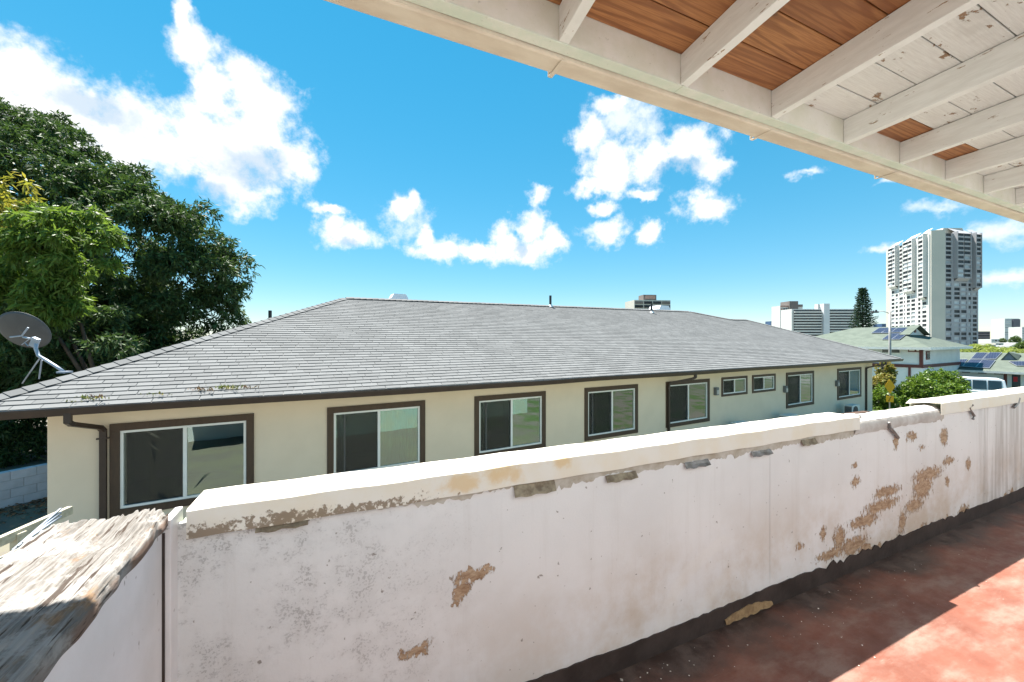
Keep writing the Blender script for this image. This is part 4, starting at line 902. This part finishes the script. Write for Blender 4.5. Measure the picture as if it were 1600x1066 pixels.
def solar(lab, c4, grp):
    """panel spanning four world corners (bl, br, tr, tl), slightly proud of the roof"""
    bl, br, tr, tl = [Vector(c) for c in c4]; ex = (br-bl); ey = (tl-bl); X_ = ex.normalized(); Zn = ex.cross(ey).normalized(); Y_ = Zn.cross(X_)
    o = bpy.data.objects.new('solar_panel', None); COL.objects.link(o); tag(o, lab, 'solar panel', grp)
    o.matrix_world = Matrix(((X_.x, Y_.x, Zn.x, bl.x), (X_.y, Y_.y, Zn.y, bl.y), (X_.z, Y_.z, Zn.z, bl.z), (0, 0, 0, 1)))
    W_, H_, sk = ex.length, ey.dot(Y_), ey.dot(X_)
    g = G(); e = .045; P_ = lambda s, t: (s*W_+t*sk, t*H_)
    q4 = [P_(0.012, .012), P_(.988, .012), P_(.988, .988), P_(.012, .988)]; g.prism(q4, 'z', .06, .10); g.build('frame', m_alu, o)
    q4 = [P_(.04, .04), P_(.96, .04), P_(.96, .96), P_(.04, .96)]; g = G(); g.prism(q4, 'z', .1005, .105); g.build('cells', m_pv, o)
    return o
# both stand square to the street, their eaves running the same way
GA = math.atan2(-.869, .494)
Bc = at(1454, 533, 34.0)-Vector((0, 0, CZ)); UH = Frame((Bc.x, Bc.y, 0), GA); gz = tz(Bc.x, Bc.y); SU = .335
uh = fthing(UH, 'green_roof_house', 'two-storey pale house with green gabled hip roof and solar panels', 'house', (0, 0, gz))
zeW = CZ-10.3/FPX*34; ze = zeW-gz; zr = ze+SU*6
def ux(u, v, y): q = hit_y(UH, u, v, y); return q.x, q.z-gz
zm = ux(1430, 572, .7)[1]
g = G(); g.box(-12.3, -.7, .7, 11.3, -.6, ze+.1); g.build('wall', m_hw, uh)
g = G(); g.box(-12.3, -.66, .62, .698, zm-.16, zm+.12); g.box(-.698, -.62, .62, 11.3, zm-.16, zm+.12); g.build('storey_band', m_maroon, uh)
g = G(); g.box(-.86, -.655, .60, .86, zm+.122, ze+.1); g.build('corner_trim', m_maroon, uh)
g = G(); xq = ux(1421, 590, .66)[0]; g.box(xq-.08, xq+.08, .63, .698, -.4, zm-.162); g.build('lower_trim', m_maroon, uh)
for (u0, u1, v0, v1, mt, mg) in ((1377, 1407, 541, 553, m_fas, m_wdark), (1419, 1442, 544, 550.5, m_maroon, m_fas)):
    x0, z1 = ux(u0, v0, .66); x1, z0 = ux(u1, v1, .66); z1 = min(z1, ze-.02); g = G(); g.box(x0, x1, .63, .698, z0, z1); o = g.build('window', mt, uh); n3 = 2; w3 = (x1-x0)/n3
    for k in range(n3): g = G(); g.box(x0+k*w3+.08, x0+(k+1)*w3-.05, .61, .628, z0+.09, z1-.09); g.build('pane', mg, o)
g = G(); g.box(-.698, -.65, 1.6, 2.5, ze-1.1, ze-.35); o = g.build('window', m_maroon, uh); g = G(); g.box(-.648, -.63, 1.7, 2.4, ze-1.0, ze-.45); g.build('pane', m_wdark, o)
g = G(); zg = SU*3.4; cor = [(-13, 0, ze), (0, 0, ze), (0, 12, ze), (-13, 12, ze)]; xg = -2.6
pts = cor+[(xg, 3.4, ze+zg), (xg, 8.6, ze+zg), (xg, 6, zr), (-7.3, 6, zr)]
g.add(pts, [(0, 1, 4, 6, 7), (1, 2, 5, 4), (2, 3, 7, 6, 5), (3, 0, 7), (3, 2, 1, 0), (4, 5, 6)]); rf = g.build('roof', m_groof, uh)
g = G(); g.box(-13, .03, -.035, -.003, ze-.20, ze+.02); g.box(.003, .035, -.0, 12, ze-.20, ze+.02); g.build('fascia', m_fas, uh)
g = G(); g.add([(xg+.01, 3.55, ze+zg+.02), (xg+.01, 8.45, ze+zg+.02), (xg+.01, 6, zr-.05)], [(0, 1, 2)]); o = g.build('gable_wall', m_hw, rf)
g = G(); g.add([(xg-.3, 3.1, ze+zg-.02), (xg+.4, 3.2, ze+zg-.02), (xg+.4, 6, zr+.05), (xg-.3, 6, zr+.05), (xg+.4, 8.9, ze+zg-.02), (xg-.3, 8.9, ze+zg-.02)], [(0, 1, 2, 3), (3, 2, 4, 5)]); o = g.build('gable_roof', m_groof, rf); md = o.modifiers.new('t', 'SOLIDIFY'); md.thickness = .06; md.offset = 1
g = G(); g.box(xg+.012, xg+.05, 5.75, 6.25, zr-.62, zr-.3); g.build('gable_vent', m_maroon, rf)
def on_uh(u, v): return UH.w(hit_plane(UH, u, v, 0, zeW, SU))
PV1 = [('rear row, leftmost', (1361,522,1376.5,522,1388,513.5,1374,513.5)), ('rear row, second from the left', (1376.5,522,1391,522,1403,513.5,1388,513.5)), ('rear row, third from the left', (1391.5,521,1406,521,1414.5,513.5,1403,513.5)), ('rear row, rightmost', (1406,521,1420,521,1428,513.5,1414.5,513.5)),
       ('front row, left', (1377.5,532,1393,532,1405.5,522.5,1391,522.5)), ('front row, right', (1393,532,1406,532,1419,522.5,1405.5,522.5))]
for lab, c in PV1: solar('solar panel on the two-storey house, '+lab, [on_uh(c[i], c[i+1]) for i in (0, 2, 4, 6)], 'solar panels on the upper green roof')
# lower house to the right
E0 = at(1462, 533, 41.0)-Vector((0, 0, CZ)); LH = Frame((E0.x, E0.y, 0), GA); gz2 = tz(E0.x, E0.y); lh = fthing(LH, 'low_green_roof_house', 'single-storey pale house with low green roof behind the pickup', 'house', (0, 0, gz2))
leW = CZ-43.5/FPX*41; le = leW-gz2; SLo = .335; lr = le+SLo*5
def lx(u, v, y): q = hit_y(LH, u, v, y); return q.x, q.z-gz2
g = G(); g.box(-2, 17, .7, 9.3, -.6, le+.1); g.build('wall', m_hw, lh)
g = G(); cor = [(-3, 0, le), (18, 0, le), (18, 10, le), (-3, 10, le)]; rd = [(-2.9, 5, lr), (9, 5, lr)]
g.add(cor+rd, [(0, 1, 5, 4), (1, 2, 5), (2, 3, 4, 5), (3, 0, 4), (3, 2, 1, 0)]); g.build('roof', m_groof, lh)
g = G(); g.box(-3, 18, -.035, -.003, le-.18, le+.02); g.build('fascia', m_fas, lh)
xq = lx(1571, 590, .68)[0]; g = G(); g.box(xq-.1, xq+.1, .62, .698, -.5, le-.02); g.build('corner_trim', m_maroon, lh)
x0 = lx(1579, 590, .68)[0]; x1 = lx(1597, 590, .68)[0]; g = G(); g.box(x0, x1, .63, .698, le-1.9, le-.15); o = g.build('window', m_fas, lh); g = G(); g.box(x0+.08, x1-.08, .61, .628, le-1.8, le-.25); g.build('pane', m_wdark, o); g = G(); g.box(x0+.18, x0+.42, .59, .608, le-.9, le-.45); g.build('red_notice', M('red_cloth', (.5, .02, .03), None, 3, .6), o)
for k in range(3): xa = lx(1503+25*k, 583, .7)[0]; g = G(); g.box(xa, xa+.55, .68, .698, le-.30, le-.18); g.build('soffit_vent', m_dark, lh)
def on_lh(u, v, lift=0): return LH.w(hit_plane(LH, u, v, 0, leW+lift, SLo))
qa, qb, qc = [LH.l(on_lh(*p)) for p in ((1563, 563), (1577, 552), (1583, 563))]
for q in (qa, qb, qc): q.z -= gz2
g = G(); pk_ = Vector((qa.x*.35+qc.x*.65, qa.y, qb.z+.15)); g.add([qa, qc+Vector((.3, 0, 0)), pk_, Vector((pk_.x, 5.2, pk_.z)), Vector((qa.x, 4.2, qa.z+.5)), Vector((qc.x+.3, 4.2, qc.z+.5))], [(0, 2, 3, 4), (2, 1, 5, 3)]); o = g.build('gable_roof', m_groof, lh); md = o.modifiers.new('t', 'SOLIDIFY'); md.thickness = .1
g = G(); g.add([qa+Vector((.1, .1, 0)), qc+Vector((.2, .1, 0)), pk_+Vector((0, .1, -.1))], [(0, 1, 2)]); g.build('gable_wall', M('slate_blue_wall', (.22, .25, .30), None, 3, .8), lh)
PV2 = [('front row, leftmost', (1491,574,1504,574,1513,562.5,1500,562.5)), ('front row, second from the left', (1504,574,1524,575.5,1534.5,563,1516,562.5)), ('front row, rightmost', (1524.5,575.5,1546,577,1555.5,563,1535,563)), ('rear row, left', (1516.5,562,1535,562.5,1545.5,552,1526,552)), ('rear row, right', (1535.5,562.5,1556,562.5,1566,552.5,1546,552))]
for lab, c in PV2: solar('solar panel on the single-storey house, '+lab, [on_lh(c[i], c[i+1]) for i in (0, 2, 4, 6)], 'solar panels on the lower green roof')
solar('pale solar panel at the far end of the lower green roof', [on_lh(1588, 573), on_lh(1625, 573), on_lh(1612, 562), on_lh(1575, 566)], 'solar panels on the lower green roof')

# ------------------------------------------------------------------ skyline
m_conc = M('pale_concrete', (.50, .475, .42), (.45, .43, .385), .05, .85); m_wht = M('white_concrete', (.58, .575, .55), (.53, .53, .515), .05, .8); m_shadecon = M('grey_shade_concrete', (.34, .335, .35), (.31, .305, .32), .05, .85)
m_wa = M('tower_glass_dark', (.035, .037, .042), (.02, .022, .026), .3, .4, spec=.2, vary=.3); m_wb = M('tower_glass_pale', (.40, .42, .44), (.30, .33, .36), .3, .3, vary=.3)
m_brn = M('brown_grey_concrete', (.17, .145, .135), (.14, .12, .11), .05, .85); m_red = M('terracotta_panel', (.38, .24, .20), None, .05, .85); m_blue = M('blue_glass_facade', (.05, .10, .20), (.04, .08, .16), .05, .25)

# the tall faceted apartment tower
TWf = Frame((0, 0, 0), 0); M0 = at(1453, 533, 252); M1 = at(1475, 533, 250); Lp = at(1393, 533, 294); Le = at(1384.5, 533, 299); Rp = at(1526.5, 533, 255)
gz = tz(M1.x, M1.y); tw_ = thing('apartment_tower', 'tall pale faceted apartment tower with stacked window bays', 'tower', (M1.x, M1.y, gz)); o0 = Vector((M1.x, M1.y, gz))
def T2(p): return Vector((p.x-o0.x, p.y-o0.y))
m0, m1, l0, le_, r0 = [T2(p) for p in (M0, M1, Lp, Le, Rp)]; back = Vector((60, 55)); HT = CZ+(533-361)/FPX*252-gz
ring = [m0, m1, r0, r0+Vector((4, 26)), le_+Vector((26, 6)), le_, l0]
g = G(); HB = HT-2.0
g.add([(p.x, p.y, 0) for p in ring]+[(p.x, p.y, HB) for p in ring], [tuple(range(len(ring), 2*len(ring)))]+[(i, (i+1) % 7, 7+(i+1) % 7, 7+i) for i in range(7)])
g.build('core', m_conc, tw_)
g = G(); e1 = (m1-m0).normalized(); nn = Vector((e1.y, -e1.x)); A = m0; B = m1
q4 = [A+nn*1.2, B+nn*1.2, B-nn*.2, A-nn*.2]; g.hexa([(p.x, p.y, 0) for p in q4], [(p.x, p.y, HT) for p in q4]); g.build('blank_pier', m_conc, tw_)
WMESH = {}
npane = 0; overflow = G(); rt = random.Random(9)
def pane(A, ex, nrm, s0, s1, z0, z1, out, pale):
    """thin pane standing on a facade through A along ex"""
    global npane
    w_, h_ = s1-s0, z1-z0; key = (round(w_, 2), round(h_, 2), pale)
    P0 = A+ex*s0+nrm*out
    if npane < 300:
        if key not in WMESH:
            gg = G(); gg.box(0, w_, -.06, .05, 0, h_); me = gg.mesh('window_pane'); me.materials.append(m_wb if pale else m_wa); WMESH[key] = me
        o = obj('window_pane', WMESH[key], None, tw_, loc=(P0.x, P0.y, z0)); o.rotation_euler.z = math.atan2(ex.y, ex.x); npane += 1
    else:
        q = [P0+nrm*.06, P0+ex*w_+nrm*.06, P0+ex*w_-nrm*.05, P0-nrm*.05]; overflow.hexa([(p.x, p.y, z0) for p in q], [(p.x, p.y, z1) for p in q])
def facade(A, B, cols, bays, nfl, mwall, fh):
    """cols: (s0, s1) fractions of window columns; bays: (s0, s1, floor_from) projecting upper bays"""
    d = B-A; W = d.length; ex = d/W; nrm = Vector((ex.y, -ex.x)); gw = G()
    def slab(s0, s1, z0, z1, o_): q = [A+ex*s0+nrm*o_, A+ex*s1+nrm*o_, A+ex*s1-nrm*.05, A+ex*s0-nrm*.05]; gw.hexa([(p.x, p.y, z0) for p in q], [(p.x, p.y, z1) for p in q])
    edges = [0]+[x for c in cols for x in (c[0]*W, c[1]*W)]+[W]
    def bay_out(s, f):
        for (b0, b1, ff) in bays:
            if b0*W-.1 <= s <= b1*W+.1 and f >= ff: return 1.9
        return 0.0
    for f in range(nfl):
        z0 = HB-(nfl-f)*fh
        for (c0, c1) in cols:
            o_ = bay_out((c0+c1)/2*W, f); slab(c0*W, c1*W, z0, z0+fh*.36, o_+.45)
            if o_: q = [A+ex*c0*W+nrm*o_, A+ex*c1*W+nrm*o_, A+ex*c1*W, A+ex*c0*W]; gw.hexa([(p.x, p.y, z0+fh*.36) for p in q], [(p.x, p.y, z0+fh) for p in q])
            s0, s1 = c0*W+.25, c1*W-.25; pane(A, ex, nrm, s0, s1, z0+fh*.36, z0+fh, o_+.10, rt.random() < (.25 if mwall is m_wht else .42))
    for i in range(0, len(edges), 2):
        s0, s1 = edges[i], edges[i+1]
        slab(s0-.22, s1+.22, 0, HB, .5)
    for (b0, b1, ff) in bays:                       # cheeks and sloped foot and head of each bay
        zf = HB-(nfl-ff)*fh; s0, s1 = b0*W, b1*W
        for (sa, sb) in ((s0-.45, s0-.02), (s1+.02, s1+.45)): slab(sa, sb, zf, HB+1.0, 2.6)
        P = lambda s, o_, z: ((A+ex*s+nrm*o_).x, (A+ex*s+nrm*o_).y, z)
        gw.add([P(s0, .5, zf-1.6), P(s1, .5, zf-1.6), P(s1, 2.35, zf), P(s0, 2.35, zf)], [(0, 1, 2, 3)])
        gw.add([P(s0-.4, 2.6, HB-.2), P(s1+.4, 2.6, HB-.2), P(s1+.4, -2.5, HB+4.2), P(s0-.4, -2.5, HB+4.2)], [(0, 1, 2, 3)])
    gw.build('facade', mwall, tw_)
FH = 2.83; NF = 25
facade(l0, m0, [(.02,.12),(.14,.22),(.25,.36),(.38,.42),(.45,.55),(.57,.68),(.74,.81),(.84,.95)], [(.02,.22,15),(.45,.68,13),(.84,.95,11)], NF, m_wht, FH)
facade(m1, r0, [(.02,.20),(.27,.46),(.48,.66),(.70,.80),(.83,.98)], [(.27,.66,15),(.83,.98,13)], NF, m_shadecon, FH)  # right face: its shade is put into the greyer concrete colour
o = overflow.build('far_window_panes', m_wa, tw_); stuff(o)
g = G(); g.prism([(2, HB), (18, HB), (16, HB+4.4), (4, HB+4.4)], 'y', 4, 16); g.build('roof_plant_room', m_conc, tw_)

def block(name, lab, u0, u1, vt, dep, thick, m_, rot=0.0, cat='building', grp='city buildings on the horizon'):
    c = at((u0+u1)/2, 533, dep); gz = tz(c.x, c.y)-4; Wd = (u1-u0)/FPX*dep; ht = CZ+(533-vt)/FPX*dep-gz
    t = thing(name, lab, cat, (c.x, c.y, gz), rot, grp); g = G(); g.box(-Wd/2, Wd/2, 0, thick, 0, ht); g.build('wall', m_, t); return t, Wd, ht
def px2(dep, px): return px/FPX*dep
# white slab block with long balcony bands
t, Wd, ht = block('slab_apartments', 'long white slab apartment block with dark balcony bands', 1237, 1342, 483, 400, 16, m_wht)
for k in range(11):
    z1 = ht-px2(400, 1.8+4.25*k)
    for (a, c) in ((.03, .435), (.53, .99)):
        g = G(); g.box(-Wd/2+a*Wd, -Wd/2+c*Wd, -.6, -.02, z1-px2(400, 1.9), z1); g.build('window_band', m_wa, t)
        g = G(); g.box(-Wd/2+a*Wd, -Wd/2+c*Wd, -2.0, -.02, z1-px2(400, 4.1), z1-px2(400, 2.0)); g.build('balcony', m_wht, t)
g = G(); g.box(-Wd/2+.44*Wd, -Wd/2+.525*Wd, -3.5, 6, 0, ht+px2(400, 8)); g.build('stair_tower', M('light_grey_concrete', (.60, .62, .64), None, .05, .8), t); g = G(); g.box(-Wd/2+.41*Wd, -Wd/2+.439*Wd, 2, 6, ht, ht+px2(400, 8)); g.build('lift_room', m_wht, t)
# brown tower behind it
t, Wd, ht = block('brown_apartment_tower', 'brown and white apartment tower behind the white slab block', 1219, 1254, 478, 480, 16, m_wht)
g = G(); g.box(-Wd*.14, Wd*.24, -2.5, 14, 0, ht+px2(480, 7)); g.build('brown_core', m_brn, t); g = G(); g.box(-Wd/2+.1, -Wd*.15, -.4, -.02, ht-px2(480, 2.2), ht+.3); g.build('roof_band', m_red, t); g = G(); g.box(Wd*.25, Wd/2, -.5, -.02, ht-1.2, ht+1.6); g.build('roof_band', m_brn, t)
for k in range(9):
    for j in range(3):
        g = G(); x0 = -Wd/2+.8+j*2.9; z1 = ht-px2(480, 4+4.2*k); g.box(x0, x0+2.0, -.5, -.02, z1-px2(480, 2.3), z1); g.build('window', m_wa if (k+j) % 4 else m_red, t)
# block peeping over the ridge
t, Wd, ht = block('ridge_block', 'concrete office block peeping over the grey shingle ridge', 990, 1049, 469, 300, 18, m_conc, R(6))
for j in range(4):
    for k in range(3): g = G(); w4 = Wd/4; g.box(-Wd/2+j*w4+.5, -Wd/2+(j+1)*w4-.4, -.4, -.02, ht-1.0-2.9*k-2.0, ht-1.0-2.9*k); g.build('window', m_wa if (j+k) % 3 else m_brn, t)
g = G(); g.box(-Wd*.20, Wd*.16, 3, 12, ht, ht+px2(300, 9)); g.build('plant_room', m_brn, t); g = G()
g.box(-Wd*.16, Wd*.12, 2.8, 3.0, ht+1, ht+px2(300, 8)); g.build('louvre', m_red, t)
# small and far ones
t, Wd, ht = block('twin_tower', 'far slim tower, half white and half dark, at the edge of the city', 1570, 1592, 498, 700, 20, m_wht)
g = G(); g.box(Wd*.0, Wd*.5, -2, -.05, 0, ht-1); g.build('dark_face', M('purple_grey_glass', (.10, .095, .125), None, .05, .4), t)
for k in range(10): g = G(); z1 = ht-2-4.3*k; g.box(-Wd*.48, -Wd*.12, -.6, -.02, z1-1.5, z1); g.build('window', m_wb, t)
t, Wd, ht = block('brown_office', 'low purple-brown office block beside the faceted tower', 1527, 1547, 518, 520, 18, M('purple_brown_concrete', (.20, .16, .16), None, .05, .8))
for k in range(3): g = G(); g.box(-Wd*.47, Wd*.47, -.3, -.02, ht-1.6-3.4*k-1.4, ht-1.6-3.4*k); g.build('window', m_wa, t)
t, Wd, ht = block('edge_tower', 'pale tower cut off by the photo edge far in the city', 1597, 1612, 511, 650, 18, m_wht)
for k in range(5): g = G(); g.box(-Wd*.46, Wd*.46, -.3, -.02, ht-2-4*k-1.6, ht-2-4*k); g.build('window', m_wb, t)
block('blue_office', 'small blue glass building beside the grey roof end', 1204.5, 1215, 502, 900, 20, m_blue); block('blue_office', 'small blue building between the lamp arm and the tower', 1378, 1386, 506, 620, 15, m_blue)
rb = random.Random(4)
CITY = [(1527,1536,536,430,m_wht,'widest low white city building next to the tower'),(1536,1550,533.5,520,m_wht,'white low-rise below the purple-brown office block'),(1549,1563,530,480,m_wht,'bright white low-rise in the middle of the far city'),(1556,1568,536,360,m_conc,'beige low-rise in front of the far city'),(1564,1577,536.5,410,M('indigo_wall', (.16, .17, .34), None, .05, .7),'indigo blue low building in the far city'),(1576,1590,534,560,m_conc,'pale low-rise under the slim far tower'),(1588,1604,535.5,380,m_wht,'white low-rise at the edge of the far city'),(1545,1556,539,300,m_shadecon,'grey low roof among the far city'),(1578,1600,540,300,m_wht,'long pale roof above the palms')]
for (a, c, v, dep, m_, lab) in CITY:
    t, Wd, ht = block('city_building', lab, a, c, v, dep, 16, m_)
    for k in range(3): g = G(); s0 = -Wd/2+Wd*(.1+.3*k); g.box(s0, s0+Wd*.2, -.2, -.02, ht-2.6, ht-1.2); g.build('window', m_wa if k % 2 else m_wb, t)

# Norfolk pine
c = at(1348, 533, 85); gz = tz(c.x, c.y); pn = thing('norfolk_pine', 'dark narrow tiered pine in front of the white slab block', 'tree', (c.x, c.y, gz)); zt_ = CZ+(533-449)/FPX*85-gz
g = G(); g.tube([(0, 0, 0), (0, 0, zt_*.6), (0, 0, zt_)], .35, 8, .03); g.build('trunk', m_bark, pn)
P = []; D = []; L_ = []; gb = G(); nt_ = 27
for k in range(nt_):
    z = zt_-.5-.42*k; rad = .18+2.3*((k+1)/22)**.72 if k < 22 else 2.4; nb = 8
    for j in range(nb):
        a = 2*math.pi*(j+.5*(k % 2))/nb+rt.uniform(-.2, .2); rr_ = rad*rt.uniform(.7, 1.12); e = Vector((math.cos(a)*rr_, math.sin(a)*rr_, rr_*.20)); gb.tube([(0, 0, z), (e.x*.6, e.y*.6, z-.02), (e.x, e.y, z+e.z)], .05, 4, .015)
        for s_ in range(34):
            q = s_/34*.85+.15; P.append((e.x*q+rt.gauss(0, .10), e.y*q+rt.gauss(0, .10), z+e.z*q*q+rt.gauss(0, .07))); D.append((e.x*.5+rt.gauss(0, .4)*rr_, e.y*.5+rt.gauss(0, .4)*rr_, .35*rr_+rt.gauss(0, .2))); L_.append(rt.uniform(.25, .48))
gb.build('branches', m_bark, pn); P = np.array(P); obj('crown', leaf_mesh('crown', P, np.array(D), np.array(L_), np.full(len(P), .085)), leafmat('pine_needle', (.018, .045, .028), (.035, .070, .035), .1, .4, .6), pn)
# palms and garden trees before the city
ml_p = leafmat('palm_frond', (.13, .19, .035), (.24, .27, .06), .35, .3)
def palm(u, v, dep, rad, lab):
    c = at(u, v, dep); gz = tz(c.x, c.y); t = thing('palm_tree', lab, 'palm', (c.x, c.y, gz), 0, 'palms before the city'); hz = c.z-gz
    g = G(); g.tube([(0, 0, 0), (.1, 0, hz*.5), (0, 0, hz)], .16, 7, .11); g.build('trunk', m_bark, t); P = []; D = []; L_ = []
    for j in range(17):
        a = 2*math.pi*j/17+rb.uniform(-.2, .2); up = rb.uniform(-.1, 1.0)
        for s_ in range(26):
            q = s_/25; r_ = rad*q; x, y = math.cos(a)*r_, math.sin(a)*r_; z = hz+rad*(up*q-1.05*q*q)
            for sd in (-1, 1): P.append((x, y, z)); D.append((math.cos(a)*.7-math.sin(a)*sd, math.sin(a)*.7+math.cos(a)*sd, -.55)); L_.append(rad*.32*(1-.55*abs(q-.4)))
    P = np.array(P); obj('crown', leaf_mesh('crown', P, np.array(D), np.array(L_), np.full(len(P), .045)), ml_p, t)
for (u, v, dep, rad, lab) in ((1503,546,75,2.2,'palm just beyond the eave of the two-storey house'),(1513,543,95,2.3,'second palm beyond the two-storey house'),(1536,541,88,2.6,'tall palm below the purple-brown office block'),(1548,546,80,2.0,'short palm right of the tall palm'),(1566,545,84,2.4,'palm in the middle of the row before the city'),(1580,547,78,2.3,'yellowish palm above the pale solar panel'),(1592,548,76,2.4,'palm close to the photo edge')): palm(u, v, dep, rad, lab)
ml_g = leafmat('garden_tree_leaf', (.05, .09, .025), (.10, .15, .04), .25, .35)
for k, (u, v, rp_, dep, lab) in enumerate(((1597,542,9,110,'dark green round tree at the photo edge before the city'),(1524,549,8,90,'round garden tree between the two green roofs'),(1558,549,7,95,'low round garden tree behind the solar panels'),(1586,531,6,500,'dark tree clump at the foot of the slim far tower'),(1566,532,4,480,'tiny dark tree beside the white far low-rise'))):
    l = px_lobe(u, v, rp_, dep); gz = tz(l[0], l[1]); t = thing('garden_tree', lab, 'tree', (l[0], l[1], gz), 0, 'garden trees before the city'); r_ = l[3]
    lb = [(0, 0, l[2]-gz, r_*.8), (r_*.6, 0, l[2]-gz-r_*.2, r_*.6), (-r_*.6, .2, l[2]-gz-r_*.15, r_*.6)]; me, P = crown(lb, 260, 8, r_*.30, r_*.06, .2, 60+k, .3); obj('crown', me, ml_g, t); g = G(); g.tube([(0, 0, 0), (0, 0, l[2]-gz)], r_*.12, 7, r_*.05); g.build('trunk', m_bark, t)
